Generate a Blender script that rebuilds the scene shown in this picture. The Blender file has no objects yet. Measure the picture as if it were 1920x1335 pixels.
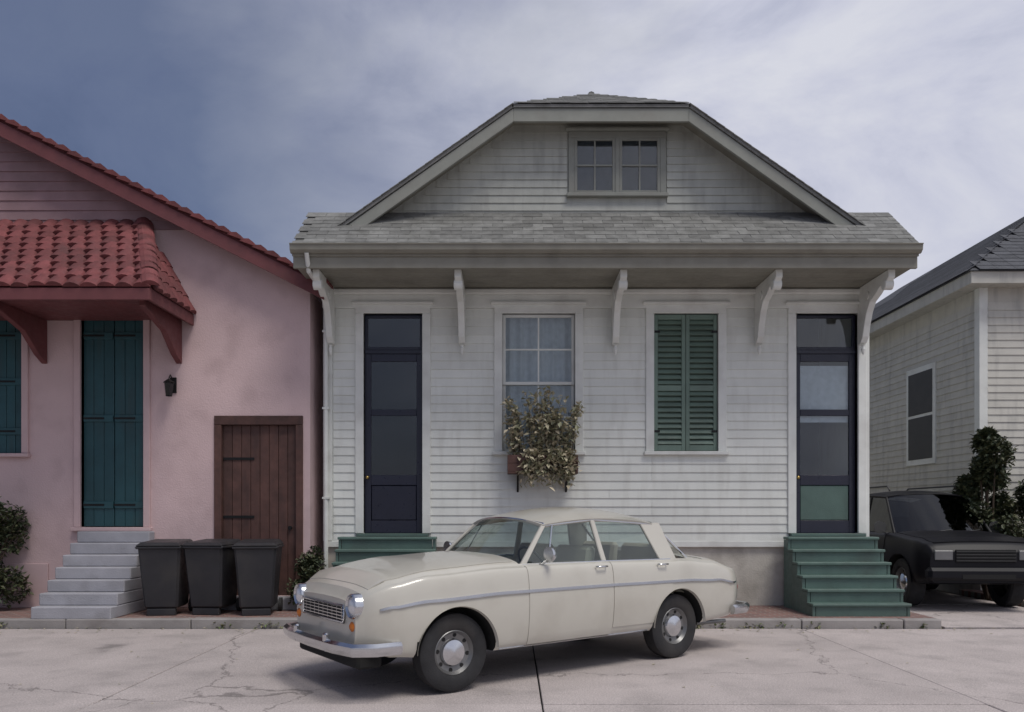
import bpy, bmesh, math, random
from mathutils import Vector, Matrix
R = math.radians
random.seed(7)
S = bpy.context.scene
COL = S.collection

# ------------------------------------------------------------------ camera
cam = bpy.data.cameras.new('camera')
camo = bpy.data.objects.new('camera', cam); COL.objects.link(camo)
camo.location = (0, 0, 1.6); camo.rotation_euler = (R(90), 0, 0)
cam.sensor_width = 36; cam.lens = 28.1; cam.shift_y = 0.152; cam.clip_end = 3000
S.camera = camo

# ------------------------------------------------------------------ sky, sun, exposure
SUN_EL, SUN_AZ = 62, 140        # azimuth counted from north (+Y) clockwise: behind the camera, to the right
W = bpy.data.worlds.new('World'); S.world = W; W.use_nodes = True
nt = W.node_tree; N = nt.nodes; L = nt.links
bg = N['Background']; bg.inputs['Strength'].default_value = 0.10
sky = N.new('ShaderNodeTexSky'); sky.sky_type = 'NISHITA'; sky.sun_disc = False
sky.sun_elevation = R(SUN_EL); sky.sun_rotation = R(SUN_AZ); sky.dust_density = 2.0
tc = N.new('ShaderNodeTexCoord')
mp = N.new('ShaderNodeMapping'); mp.inputs['Scale'].default_value = (1, 1, 1.9); mp.inputs['Location'].default_value = (3.05, 1.2, 0.35)
L.new(tc.outputs['Generated'], mp.inputs['Vector'])
def wnoise(scale, det, rough, dist):
    n = N.new('ShaderNodeTexNoise'); n.inputs['Scale'].default_value = scale; n.inputs['Detail'].default_value = det
    n.inputs['Roughness'].default_value = rough; n.inputs['Distortion'].default_value = dist
    L.new(mp.outputs[0], n.inputs['Vector']); return n
def wramp(stops, src):
    r = N.new('ShaderNodeValToRGB'); e = r.color_ramp.elements
    while len(e) < len(stops): e.new(0.5)
    for i, (p, c) in enumerate(stops): e[i].position = p; e[i].color = (*c, 1)
    L.new(src, r.inputs[0]); return r
n1 = wnoise(1.15, 9, .52, .35); n2 = wnoise(3.4, 8, .6, .5)
# a bright cloud bank stands to the east (+X), slate-blue rain sky to the west; its edge is broken up by noise
dt = N.new('ShaderNodeVectorMath'); dt.operation = 'DOT_PRODUCT'; dt.inputs[1].default_value = (.80, .02, .10); L.new(tc.outputs['Generated'], dt.inputs[0])
ad = N.new('ShaderNodeMath'); ad.operation = 'MULTIPLY_ADD'; ad.inputs[1].default_value = 1.05; L.new(dt.outputs['Value'], ad.inputs[0]); L.new(n1.outputs['Fac'], ad.inputs[2])
cov = wramp([(.33, (0, 0, 0)), (.53, (.38, .38, .38)), (.74, (1, 1, 1))], ad.outputs[0])
shade = wramp([(.30, (.60, .63, .74)), (.48, (.86, .87, .93)), (.62, (1, 1, 1))], n2.outputs['Fac'])
cl = N.new('ShaderNodeMix'); cl.data_type = 'RGBA'; cl.blend_type = 'MULTIPLY'; cl.inputs[0].default_value = 1
L.new(shade.outputs[0], cl.inputs[6]); cl.inputs[7].default_value = (4.85, 4.95, 5.5, 1)
dk = N.new('ShaderNodeMix'); dk.data_type = 'RGBA'; dk.inputs[0].default_value = .78
L.new(sky.outputs[0], dk.inputs[6])
sc_ = N.new('ShaderNodeMix'); sc_.data_type = 'RGBA'; sc_.blend_type = 'MULTIPLY'; sc_.inputs[0].default_value = 1; L.new(shade.outputs[0], sc_.inputs[6]); sc_.inputs[7].default_value = (.92, 1.08, 1.72, 1)
L.new(sc_.outputs[2], dk.inputs[7])
mx = N.new('ShaderNodeMix'); mx.data_type = 'RGBA'
L.new(cov.outputs[0], mx.inputs[0]); L.new(dk.outputs[2], mx.inputs[6]); L.new(cl.outputs[2], mx.inputs[7])
L.new(mx.outputs[2], bg.inputs['Color'])
sl = bpy.data.lights.new('sun', 'SUN'); sl.energy = 1.5; sl.angle = R(24); sl.color = (1, .95, .88)
so = bpy.data.objects.new('sun', sl); COL.objects.link(so)
d = Vector((math.sin(R(SUN_AZ)) * math.cos(R(SUN_EL)), math.cos(R(SUN_AZ)) * math.cos(R(SUN_EL)), math.sin(R(SUN_EL))))
so.rotation_euler = d.to_track_quat('Z', 'Y').to_euler()
S.view_settings.view_transform = 'Standard'; S.view_settings.look = 'None'; S.view_settings.exposure = 0.46; S.view_settings.gamma = 1

# ------------------------------------------------------------------ materials
M = {}
def mat(name, col, rough=.6, metal=0., var=.12, scale=4., bump=.0, bscale=60., dirt=None, dirt_amt=.0, streak=False, coat=0., spec=.5, objrand=0.):
    m = bpy.data.materials.new(name); m.use_nodes = True; t = m.node_tree; n = t.nodes; l = t.links
    p = n['Principled BSDF']; p.inputs['Roughness'].default_value = rough; p.inputs['Metallic'].default_value = metal
    p.inputs['Specular IOR Level'].default_value = spec; p.inputs['Coat Weight'].default_value = coat; p.inputs['Coat Roughness'].default_value = .06
    g = n.new('ShaderNodeNewGeometry')
    def noise(s, de=5, mul=None):
        x = n.new('ShaderNodeTexNoise'); x.inputs['Scale'].default_value = s; x.inputs['Detail'].default_value = de
        if mul:
            mm = n.new('ShaderNodeMapping'); mm.inputs['Scale'].default_value = mul; l.new(g.outputs['Position'], mm.inputs['Vector']); l.new(mm.outputs[0], x.inputs['Vector'])
        else: l.new(g.outputs['Position'], x.inputs['Vector'])
        return x
    def mr(src, a, b, c, d_):
        x = n.new('ShaderNodeMapRange'); x.inputs[1].default_value = a; x.inputs[2].default_value = b; x.inputs[3].default_value = c; x.inputs[4].default_value = d_
        l.new(src, x.inputs[0]); return x.outputs[0]
    v = mr(noise(scale).outputs['Fac'], .3, .7, 1 - var, 1 + var)
    if objrand:
        oi = n.new('ShaderNodeObjectInfo'); r_ = mr(oi.outputs['Random'], 0, 1, 1 - objrand, 1 + objrand)
        mu = n.new('ShaderNodeMath'); mu.operation = 'MULTIPLY'; l.new(v, mu.inputs[0]); l.new(r_, mu.inputs[1]); v = mu.outputs[0]
    sc = n.new('ShaderNodeVectorMath'); sc.operation = 'SCALE'; sc.inputs[0].default_value = col; l.new(v, sc.inputs['Scale'])
    out = sc.outputs[0]
    if dirt:
        dn = noise(2.2, 9, (3.5, 3.5, .55) if streak else None)
        f = mr(dn.outputs['Fac'], .50, .72, 0, dirt_amt)
        mi = n.new('ShaderNodeMix'); mi.data_type = 'RGBA'; l.new(f, mi.inputs[0]); l.new(out, mi.inputs[6]); mi.inputs[7].default_value = (*dirt, 1); out = mi.outputs[2]
    l.new(out, p.inputs['Base Color'])
    if bump:
        b = n.new('ShaderNodeBump'); b.inputs['Strength'].default_value = bump; b.inputs['Distance'].default_value = .01
        l.new(noise(bscale, 6).outputs['Fac'], b.inputs['Height']); l.new(b.outputs[0], p.inputs['Normal'])
        l.new(mr(noise(scale * 3).outputs['Fac'], .3, .7, max(.05, rough - .1), min(1, rough + .1)), p.inputs['Roughness'])
    M[name] = m; return m
def glass(name, tint=(.80, .84, .84)):
    m = bpy.data.materials.new(name); m.use_nodes = True; t = m.node_tree; n = t.nodes; l = t.links
    n.remove(n['Principled BSDF']); o = n['Material Output']
    a = n.new('ShaderNodeBsdfTransparent'); a.inputs[0].default_value = (*tint, 1)
    b = n.new('ShaderNodeBsdfGlossy'); b.inputs['Roughness'].default_value = .02
    lw = n.new('ShaderNodeLayerWeight'); lw.inputs[0].default_value = .5      # Schlick, same from both sides of the pane
    pw = n.new('ShaderNodeMath'); pw.operation = 'POWER'; pw.inputs[1].default_value = 4; l.new(lw.outputs['Facing'], pw.inputs[0])
    f = n.new('ShaderNodeMath'); f.operation = 'MULTIPLY_ADD'; f.inputs[1].default_value = .93; f.inputs[2].default_value = .07; l.new(pw.outputs[0], f.inputs[0])
    x = n.new('ShaderNodeMixShader'); l.new(f.outputs[0], x.inputs[0]); l.new(a.outputs[0], x.inputs[1]); l.new(b.outputs[0], x.inputs[2]); l.new(x.outputs[0], o.inputs[0])
    M[name] = m
mat('white_paint', (.74, .755, .71), .55, var=.05, scale=2.5, bump=.25, bscale=90, dirt=(.42, .41, .36), dirt_amt=.26, streak=True, objrand=.05)
mat('trim_paint', (.75, .765, .725), .5, var=.05, bump=.2, bscale=80, dirt=(.38, .36, .33), dirt_amt=.35)
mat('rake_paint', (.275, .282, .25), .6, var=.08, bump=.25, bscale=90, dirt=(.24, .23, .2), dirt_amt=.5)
mat('gable_paint', (.455, .465, .42), .6, var=.08, bump=.25, bscale=90, dirt=(.22, .21, .2), dirt_amt=.4, streak=True, objrand=.06)
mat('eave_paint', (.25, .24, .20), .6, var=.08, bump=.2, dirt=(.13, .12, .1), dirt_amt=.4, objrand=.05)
mat('shingle_grey', (.20, .20, .19), .9, var=.18, scale=9, bump=.6, bscale=160, dirt=(.1, .1, .09), dirt_amt=.5, objrand=.22)
mat('shingle_dark', (.075, .078, .088), .85, var=.2, scale=9, bump=.6, bscale=160, objrand=.2)
mat('tile_red', (.165, .045, .046), .8, var=.2, scale=7, bump=.5, bscale=120, dirt=(.09, .04, .04), dirt_amt=.5, objrand=.25)
mat('pink_stucco', (.60, .45, .45), .85, var=.06, scale=1.3, bump=.5, bscale=45, dirt=(.38, .27, .27), dirt_amt=.38)
mat('red_cladding', (.30, .19, .20), .7, var=.1, bump=.3, dirt=(.2, .13, .13), dirt_amt=.4, objrand=.08)
mat('pink_trim', (.57, .42, .42), .6, var=.05, bump=.2)
mat('red_trim', (.15, .046, .048), .6, var=.1, bump=.2, dirt=(.08, .04, .04), dirt_amt=.4)
mat('teal_paint', (.020, .075, .088), .45, var=.12, bump=.2, dirt=(.03, .045, .045), dirt_amt=.4, streak=True, objrand=.12)
mat('green_paint', (.15, .215, .175), .5, var=.1, bump=.2, dirt=(.11, .14, .12), dirt_amt=.4, objrand=.10)
mat('stoop_paint', (.088, .145, .125), .55, var=.1, bump=.25, dirt=(.07, .085, .075), dirt_amt=.5, objrand=.10)
mat('navy_paint', (.016, .018, .034), .35, var=.1, bump=.1, objrand=.1)
mat('concrete', (.45, .40, .385), .9, var=.10, scale=1.2, bump=.55, bscale=70, dirt=(.27, .245, .235), dirt_amt=.5, objrand=.05)
mat('step_concrete', (.33, .33, .36), .9, var=.12, scale=3, bump=.5, bscale=60, dirt=(.19, .185, .19), dirt_amt=.6, objrand=.05)
mat('kerb_stone', (.30, .28, .27), .9, var=.12, scale=3, bump=.5, dirt=(.15, .13, .12), dirt_amt=.6, objrand=.10)
mat('foundation', (.56, .53, .47), .9, var=.10, bump=.5, bscale=40, dirt=(.22, .2, .17), dirt_amt=.6)
mat('earth', (.16, .135, .11), 1, var=.2, bump=.6, bscale=30)
mat('brown_wood', (.085, .040, .032), .65, var=.25, scale=6, bump=.4, dirt=(.04, .022, .02), dirt_amt=.5, streak=True, objrand=.2)
mat('fence_wood', (.17, .14, .115), .8, var=.2, scale=6, bump=.4, objrand=.2)
mat('neighbour_paint', (.56, .545, .49), .6, var=.06, bump=.25, dirt=(.25, .25, .24), dirt_amt=.4, streak=True, objrand=.05)
mat('iron', (.02, .02, .02), .5, metal=.6, var=.1)
mat('brass', (.45, .32, .12), .35, metal=1, var=.1)
mat('cream_car', (.52, .50, .44), .28, var=.02, scale=1.5, coat=.6, dirt=(.33, .30, .25), dirt_amt=.3)
mat('dark_car', (.007, .007, .010), .42, var=.03, coat=.0, spec=.22)
mat('chrome', (.62, .63, .65), .18, metal=1, var=.06)
mat('rubber', (.022, .022, .024), .85, var=.2, bump=.3, dirt=(.07, .06, .05), dirt_amt=.4)
mat('underseal', (.014, .014, .014), .95, var=.1)
mat('wheel_steel', (.20, .20, .20), .4, metal=.7, var=.1)
mat('seat_vinyl', (.52, .47, .39), .6, var=.08)
mat('dash', (.05, .05, .05), .6, var=.1)
mat('amber', (.55, .16, .02), .25, var=.05)
mat('red_lens', (.28, .012, .012), .2, var=.05)
mat('lens', (.75, .76, .78), .12, var=.03, metal=.4)
mat('bin_plastic', (.022, .022, .026), .5, var=.1, bump=.1, dirt=(.06, .055, .05), dirt_amt=.4)
mat('room_dark', (.02, .02, .022), .9, var=.1)
mat('curtain', (.66, .70, .74), .9, var=.1, scale=12)
mat('sidewalk_ground', (.28, .19, .165), .9, var=.1)
for i, c in enumerate([(.052, .066, .03), (.035, .05, .026), (.075, .08, .035)]): mat('leaf_%d' % i, c, .6, var=.25, scale=20)
for i, c in enumerate([(.40, .365, .25), (.29, .29, .185), (.48, .42, .30)]): mat('dry_leaf_%d' % i, c, .7, var=.25, scale=20)
mat('stem_bark', (.07, .05, .035), .9, var=.2)
glass('window_glass', (.84, .87, .88)); glass('car_glass', (.84, .89, .87)); glass('tinted_glass', (.16, .18, .2))
# brick paving: pieces too small to pick apart at this distance
mat('brick_paving', (.24, .14, .12), .9)
m = M['brick_paving']; n = m.node_tree.nodes; l = m.node_tree.links
bt = n.new('ShaderNodeTexBrick'); g = n.new('ShaderNodeNewGeometry'); l.new(g.outputs['Position'], bt.inputs['Vector'])
bt.inputs['Color1'].default_value = (.25, .135, .115, 1); bt.inputs['Color2'].default_value = (.17, .10, .09, 1); bt.inputs['Mortar'].default_value = (.26, .24, .22, 1)
bt.inputs['Scale'].default_value = 1; bt.inputs['Brick Width'].default_value = .21; bt.inputs['Row Height'].default_value = .105; bt.inputs['Mortar Size'].default_value = .008
p = n['Principled BSDF']; l.new(bt.outputs['Color'], p.inputs['Base Color'])
b = n.new('ShaderNodeBump'); b.inputs['Distance'].default_value = .006; b.invert = True; l.new(bt.outputs['Fac'], b.inputs['Height']); l.new(b.outputs[0], p.inputs['Normal'])
# cracks in the road concrete
m = M['concrete']; n = m.node_tree.nodes; l = m.node_tree.links; p = n['Principled BSDF']
src = p.inputs['Base Color'].links[0].from_socket
g = n.new('ShaderNodeNewGeometry'); dn = n.new('ShaderNodeTexNoise'); dn.inputs['Scale'].default_value = 2.4; dn.inputs['Detail'].default_value = 12; dn.inputs['Roughness'].default_value = .62
l.new(g.outputs['Position'], dn.inputs['Vector'])
va = n.new('ShaderNodeVectorMath'); va.operation = 'MULTIPLY_ADD'; va.inputs[1].default_value = (.7, .7, 0); l.new(dn.outputs['Color'], va.inputs[0]); l.new(g.outputs['Position'], va.inputs[2])
vo = n.new('ShaderNodeTexVoronoi'); vo.feature = 'DISTANCE_TO_EDGE'; vo.inputs['Scale'].default_value = .21; l.new(va.outputs[0], vo.inputs['Vector'])
cr = n.new('ShaderNodeMapRange'); cr.inputs[1].default_value = .0010; cr.inputs[2].default_value = .0030; cr.inputs[3].default_value = .55; cr.inputs[4].default_value = 0; l.new(vo.outputs['Distance'], cr.inputs[0])
mi = n.new('ShaderNodeMix'); mi.data_type = 'RGBA'; l.new(cr.outputs[0], mi.inputs[0]); l.new(src, mi.inputs[6]); mi.inputs[7].default_value = (.09, .08, .075, 1)
sp = n.new('ShaderNodeTexNoise'); sp.inputs['Scale'].default_value = 75; sp.inputs['Detail'].default_value = 3; l.new(g.outputs['Position'], sp.inputs['Vector'])
sr = n.new('ShaderNodeMapRange'); sr.inputs[1].default_value = .32; sr.inputs[2].default_value = .68; sr.inputs[3].default_value = .76; sr.inputs[4].default_value = 1.20; l.new(sp.outputs['Fac'], sr.inputs[0])
sv = n.new('ShaderNodeVectorMath'); sv.operation = 'SCALE'; l.new(mi.outputs[2], sv.inputs[0]); l.new(sr.outputs[0], sv.inputs['Scale'])
on = n.new('ShaderNodeTexNoise'); on.inputs['Scale'].default_value = .9; on.inputs['Detail'].default_value = 5; l.new(g.outputs['Position'], on.inputs['Vector'])   # old oil drips
orr = n.new('ShaderNodeMapRange'); orr.inputs[1].default_value = .66; orr.inputs[2].default_value = .73; orr.inputs[3].default_value = 0; orr.inputs[4].default_value = .55; l.new(on.outputs['Fac'], orr.inputs[0])
om = n.new('ShaderNodeMix'); om.data_type = 'RGBA'; l.new(orr.outputs[0], om.inputs[0]); l.new(sv.outputs[0], om.inputs[6]); om.inputs[7].default_value = (.12, .11, .105, 1)
l.new(om.outputs[2], p.inputs['Base Color'])

# ------------------------------------------------------------------ builders
class MB:
    def __init__(s): s.v = []; s.f = []
    def add(s, v, f): o = len(s.v); s.v += [tuple(x) for x in v]; s.f += [tuple(i + o for i in q) for q in f]; return s
    def box(s, x0, x1, y0, y1, z0, z1):
        return s.add([(x0,y0,z0),(x1,y0,z0),(x1,y1,z0),(x0,y1,z0),(x0,y0,z1),(x1,y0,z1),(x1,y1,z1),(x0,y1,z1)],
                     [(0,3,2,1),(4,5,6,7),(0,1,5,4),(1,2,6,5),(2,3,7,6),(3,0,4,7)])
    def prism(s, pts, vec):            # polygon (3D points, ccw seen against vec) swept along vec
        k = len(pts); vec = Vector(vec); a = [Vector(q) for q in pts]; b = [q + vec for q in a]
        return s.add(a + b, [tuple(range(k - 1, -1, -1)), tuple(range(k, 2 * k))] + [(i, (i + 1) % k, (i + 1) % k + k, i + k) for i in range(k)])
    def lathe(s, prof, seg=24, axis='y', c=(0, 0, 0)):   # prof: (axial, radius)
        v = []; f = []; n_ = len(prof)
        for i in range(seg):
            a = 2 * math.pi * i / seg
            for h, r in prof:
                q = {'y': (r * math.cos(a), h, r * math.sin(a)), 'z': (r * math.cos(a), r * math.sin(a), h), 'x': (h, r * math.cos(a), r * math.sin(a))}[axis]
                v.append((q[0] + c[0], q[1] + c[1], q[2] + c[2]))
        for i in range(seg):
            for j in range(n_ - 1):
                f.append((i * n_ + j, i * n_ + j + 1, ((i + 1) % seg) * n_ + j + 1, ((i + 1) % seg) * n_ + j))
        return s.add(v, f)
    def tube(s, pts, r, seg=8):
        pts = [Vector(q) for q in pts]; rings = []; k = len(pts)
        rr = r if isinstance(r, (list, tuple)) else [r] * k
        for i, q in enumerate(pts):
            t = (pts[min(i + 1, k - 1)] - pts[max(i - 1, 0)]).normalized()
            a = t.orthogonal().normalized() if abs(t.z) > .95 else t.cross(Vector((0, 0, 1))).normalized()
            b_ = t.cross(a)
            rings.append([q + (a * math.cos(2 * math.pi * j / seg) + b_ * math.sin(2 * math.pi * j / seg)) * rr[i] for j in range(seg)])
        f = [(i * seg + j, i * seg + (j + 1) % seg, (i + 1) * seg + (j + 1) % seg, (i + 1) * seg + j) for i in range(k - 1) for j in range(seg)]
        f += [tuple(range(seg - 1, -1, -1)), tuple(range((k - 1) * seg, k * seg))]
        return s.add([x for q in rings for x in q], f)
    def grid(s, fn, nu, nv, thick=0):
        v = [fn(i / nu, j / nv) for i in range(nu + 1) for j in range(nv + 1)]
        f = [(i * (nv + 1) + j, (i + 1) * (nv + 1) + j, (i + 1) * (nv + 1) + j + 1, i * (nv + 1) + j + 1) for i in range(nu) for j in range(nv)]
        return s.add(v, f)
    def build(s, name, m, parent=None, smooth=False, bevel=0., loc=None, mesh_only=False, fix=True):
        me = bpy.data.meshes.new(name); me.from_pydata(s.v, [], s.f)
        if fix or bevel:
            bm = bmesh.new(); bm.from_mesh(me)
            if fix: bmesh.ops.recalc_face_normals(bm, faces=bm.faces)
            if bevel: bmesh.ops.bevel(bm, geom=bm.edges[:], offset=bevel, segments=1, affect='EDGES', clamp_overlap=True)
            bm.to_mesh(me); bm.free()
        for x in (m if isinstance(m, (list, tuple)) else [m]): me.materials.append(M[x])
        if smooth: me.shade_smooth()
        if smooth == 'angle': me.set_sharp_from_angle(angle=R(35))
        return me if mesh_only else link(name, me, parent, loc)
def link(name, data, parent=None, loc=None, rot=None):
    o = bpy.data.objects.new(name, data); COL.objects.link(o)
    if parent: o.parent = parent
    if loc: o.location = loc
    if rot: o.rotation_euler = rot
    return o
def thing(name, label, cat, loc=(0, 0, 0), rz=0, group=None):
    o = bpy.data.objects.new(name, None); COL.objects.link(o); o.location = loc; o.rotation_euler = (0, 0, rz)
    return tag(o, label, cat, group)
def tag(o, label, cat, group=None):
    o['label'] = label; o['category'] = cat
    if group: o['group'] = group
    return o
def box(name, m, parent, x0, x1, y0, y1, z0, z1, bevel=0.): return MB().box(x0, x1, y0, y1, z0, z1).build(name, m, parent, bevel=bevel)
def copy_tree(o, parent=None):
    c = o.copy(); COL.objects.link(c); c.parent = parent
    for ch in o.children: copy_tree(ch, c)
    return c
_cache = {}
def board(parent, x0, x1, z, expo, y, m, name='clapboard'):
    """wedge clapboard facing -Y; x0..x1, bottom at z; shares its mesh with boards of the same length"""
    key = (round(x1 - x0, 3), expo, m, name)
    if key not in _cache:
        ln = x1 - x0
        mb = MB().prism([(0, -.024, 0), (0, -.005, 0), (0, -.001, expo + .012), (0, -.006, expo + .012)], (ln, 0, 0))
        _cache[key] = mb.build(name, m, mesh_only=True)
    return link(name, _cache[key], parent, (x0, y, z))

# ------------------------------------------------------------------ ground, road, pavement
def struct(o): o['kind'] = 'structure'; return o
struct(MB().add([(-400,-60,-.03),(400,-60,-.03),(400,700,-.03),(-400,700,-.03)], [(0,1,2,3)]).build('ground', 'earth'))
KY = 10.95
road = struct(MB().add([(-40,-20,-.022),(40,-20,-.022),(40,KY,-.022),(-40,KY,-.022)], [(0,1,2,3)]).build('road', 'underseal'))
xs = [-22, -18.3, -14.6, -10.9, -7.2, -3.5, .25, 3.95, 7.65, 11.4, 15.1, 19]; ys = [-6, -1.8, 2.4, 6.65, KY - .02]
for i in range(len(xs) - 1):
    for j in range(len(ys) - 1):
        dz = random.uniform(-.006, .003)
        MB().box(xs[i] + .007, xs[i+1] - .007, ys[j] + .007, ys[j+1] - .007, -.02, dz).build('slab', 'concrete', road, bevel=.006)
kerb = thing('kerb', 'worn grey stone kerb edging the brick pavement before the houses', 'kerb')
x = -16.
while x < 16:
    ln = random.uniform(1.3, 1.9)
    if x < 5.9 < x + ln: ln = 5.9 - x
    if x < 8.45 < x + ln: x = 8.45
    if not (5.95 < x + ln and x < 8.4):
        box('kerb_stone', 'kerb_stone', kerb, x, x + ln - .012, KY + random.uniform(-.006, .006), KY + .17, -.02, .125 + random.uniform(-.006, .006), .014)
    x += ln
side = struct(MB().box(-16, 5.9, KY + .172, 12.7, -.02, .118).build('pavement', 'brick_paving'))
struct(MB().box(8.5, 20, KY + .172, 15.2, -.02, .118).build('pavement', 'brick_paving'))
dr = struct(MB().add([(5.92, KY, -.012), (8.45, KY, -.012), (8.45, 24, -.012), (5.92, 24, -.012)], [(0,1,2,3)]).build('driveway', 'underseal'))
for j in range(5):
    MB().box(5.93, 8.44, KY + j * 2.6 + .006, KY + j * 2.6 + 2.594, -.01, .025 + random.uniform(-.004, .004)).build('slab', 'concrete', dr, bevel=.006)
struct(MB().box(-3.2, 5.9, 12.702, 30, -.02, .06).build('lot', 'earth'))

# ------------------------------------------------------------------ openings
def sash(parent, x0, x1, z0, z1, y, m, cols=2, rows=2, fw=.05, gl='window_glass', name='sash'):
    mb = MB().box(x0, x0 + fw, y, y + .04, z0, z1).box(x1 - fw, x1, y, y + .04, z0, z1)
    mb.box(x0 + fw, x1 - fw, y, y + .04, z0, z0 + fw).box(x0 + fw, x1 - fw, y, y + .04, z1 - fw, z1)
    s = mb.build(name, m, parent, bevel=.004)
    gx0, gx1, gz0, gz1 = x0 + fw, x1 - fw, z0 + fw, z1 - fw
    for i in range(cols):
        for j in range(rows):
            a, b_ = gx0 + (gx1 - gx0) * i / cols, gx0 + (gx1 - gx0) * (i + 1) / cols
            c, d_ = gz0 + (gz1 - gz0) * j / rows, gz0 + (gz1 - gz0) * (j + 1) / rows
            q = [(a, y + .018, c), (b_, y + .018, c), (b_, y + .022, d_), (a, y + .022, d_)]
            o = MB().prism([Vector(k) + Vector((0, random.uniform(-.0015, .0015), 0)) for k in q], (0, .004, 0)).build('pane', gl, s)
    for i in range(1, cols):
        a = gx0 + (gx1 - gx0) * i / cols; box('muntin', m, s, a - .012, a + .012, y + .006, y + .036, gz0, gz1)
    for j in range(1, rows):
        c = gz0 + (gz1 - gz0) * j / rows; box('muntin', m, s, gx0, gx1, y + .004, y + .034, c - .012, c + .012)
    return s
def casing(parent, x0, x1, z0, z1, y, m, w=.13, head=True, sill=True):
    cs = MB().box(x0 - w, x0, y - .045, y + .16, z0, z1).build('casing', m, parent, bevel=.006)
    MB().box(x1, x1 + w, y - .045, y + .16, z0, z1).build('casing_jamb', m, cs, bevel=.006)
    MB().box(x0 - w, x1 + w, y - .048, y + .16, z1, z1 + w).build('casing_head', m, cs, bevel=.006)
    if head:
        MB().box(x0 - w - .05, x1 + w + .05, y - .11, y, z1 + w + .002, z1 + w + .04).build('head_moulding', m, cs, bevel=.008)
    if sill: MB().box(x0 - w - .03, x1 + w + .03, y - .09, y + .16, z0 - .06, z0 - .002).build('sill', m, cs, bevel=.008)
    return cs
def shutter_leaf(parent, x0, x1, z0, z1, y, m, pitch=.085, name='shutter'):
    fw = .06; zm = z0 + (z1 - z0) * .46
    mb = MB().box(x0, x0 + fw, y, y + .04, z0, z1).box(x1 - fw, x1, y, y + .04, z0, z1)
    for a, b_ in ((z0, z0 + .09), (zm - .045, zm + .045), (z1 - .08, z1)): mb.box(x0 + fw, x1 - fw, y + .001, y + .039, a, b_)
    s = mb.build(name, m, parent, bevel=.004)
    key = ('slat', round(x1 - x0, 3), m)
    if key not in _cache:
        w = x1 - x0 - 2 * fw
        _cache[key] = MB().prism([(0, -.018, -.03), (0, .018, .030), (0, .012, .034), (0, -.024, -.026)], (w, 0, 0)).build('slat', m, mesh_only=True)
    for a, b_ in ((z0 + .09, zm - .045), (zm + .045, z1 - .08)):
        k = int((b_ - a) / pitch)
        for i in range(k): link('slat', _cache[key], s, (x0 + fw, y + .02, a + (i + .5) * (b_ - a) / k))
    MB().box(x0 + .04, x0 + .055, y + .0415, y + .046, z0, z1).build('backing', 'room_dark', s)
    return s
def hinge(parent, x, y, z, m='iron'): box('hinge', m, parent, x - .06, x + .06, y - .008, y - .001, z - .018, z + .018)

# ------------------------------------------------------------------ the white double house
FY = 12.6; EX0, EX1 = -3.12, 5.78; WX0, WX1 = -2.95, 5.60; FL = 1.26; SOF = 5.10; CX = (EX0 + EX1) / 2
def px(p, Y): return (p - 960) / 1500 * Y
H = thing('shotgun_house', 'white clapboard double house with bracketed eave, clipped gable and four tall openings', 'house', (0, 0, 0))
ops = []    # x0, x1, z0, z1
dl = (px(682, FY), px(792, FY), FL, 4.72); wl = (px(942, FY), px(1078, FY), 2.55, 4.72)
wr = (px(1226, FY), px(1346, FY), 2.55, 4.72); drr = (px(1492, FY), px(1608, FY), FL, 4.72)
ops = [dl, wl, wr, drr]
# core walls behind the boards, left open at the doors and windows
core = MB(); cur = WX0
for o in ops:
    core.box(cur, o[0], FY, FY + .14, FL - .12, SOF); core.box(o[0], o[1], FY, FY + .14, o[3], SOF)
    if o[2] > FL: core.box(o[0], o[1], FY, FY + .14, FL - .12, o[2])
    cur = o[1]
core.box(cur, WX1, FY, FY + .14, FL - .12, SOF)
fw = core.build('front_wall', 'white_paint', H)
MB().box(WX0, WX0 + .14, FY + .14, 27, FL - .12, SOF).build('side_wall', 'white_paint', H)
MB().box(WX1 - .14, WX1, FY + .14, 27, FL - .12, SOF).build('side_wall', 'white_paint', H)
MB().box(WX0 + .14, WX1 - .14, FY + 1.6, FY + 1.7, FL - .12, SOF).build('inner_wall', 'room_dark', H)
MB().box(WX0 + .14, WX1 - .14, FY + .14, FY + 1.6, FL - .16, FL - .12).build('floor', 'room_dark', H)
MB().box(WX0 + .14, WX1 - .14, FY + .14, FY + 1.6, SOF - .05, SOF - .01).build('ceiling', 'room_dark', H)
MB().box(CX - .05, CX + .05, FY + .14, FY + 1.6, FL - .12, SOF - .05).build('party_wall', 'room_dark', H)
base = MB().box(WX0 + .02, WX1 - .02, FY + .03, FY + .3, -.02, FL - .22).build('foundation', 'foundation', H)
for i in range(5):
    a = WX0 + .9 + i * 1.65
    MB().box(a, a + .36, FY + .012, FY + .04, .55, .78).build('vent', 'iron', base)
MB().box(WX0 - .01, WX1 + .01, FY - .03, FY + .3, FL - .22, FL - .12).build('water_table', 'trim_paint', H, bevel=.008)
EXPO = .135; z = FL - .12; W_ = .13
while z < SOF - .32:
    cur = WX0 + .14; e = EXPO
    zc = z + e * .5
    segs = []
    for o in ops:
        lo = o[2] - (.06 if o[2] > FL else .2); hi = o[3] + W_ + .04
        if lo < z + e and z < hi - .01: segs.append((cur, o[0] - W_)); cur = o[1] + W_
    segs.append((cur, WX1 - .14))
    for a, b_ in segs:
        if b_ - a > 3:
            c = a + (b_ - a) * random.choice([.35, .5, .62]); board(fw, a, c - .002, z, EXPO, FY, 'white_paint'); board(fw, c + .002, b_, z, EXPO, FY, 'white_paint')
        elif b_ - a > .03: board(fw, a, b_, z, EXPO, FY, 'white_paint')
    z += EXPO
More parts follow.
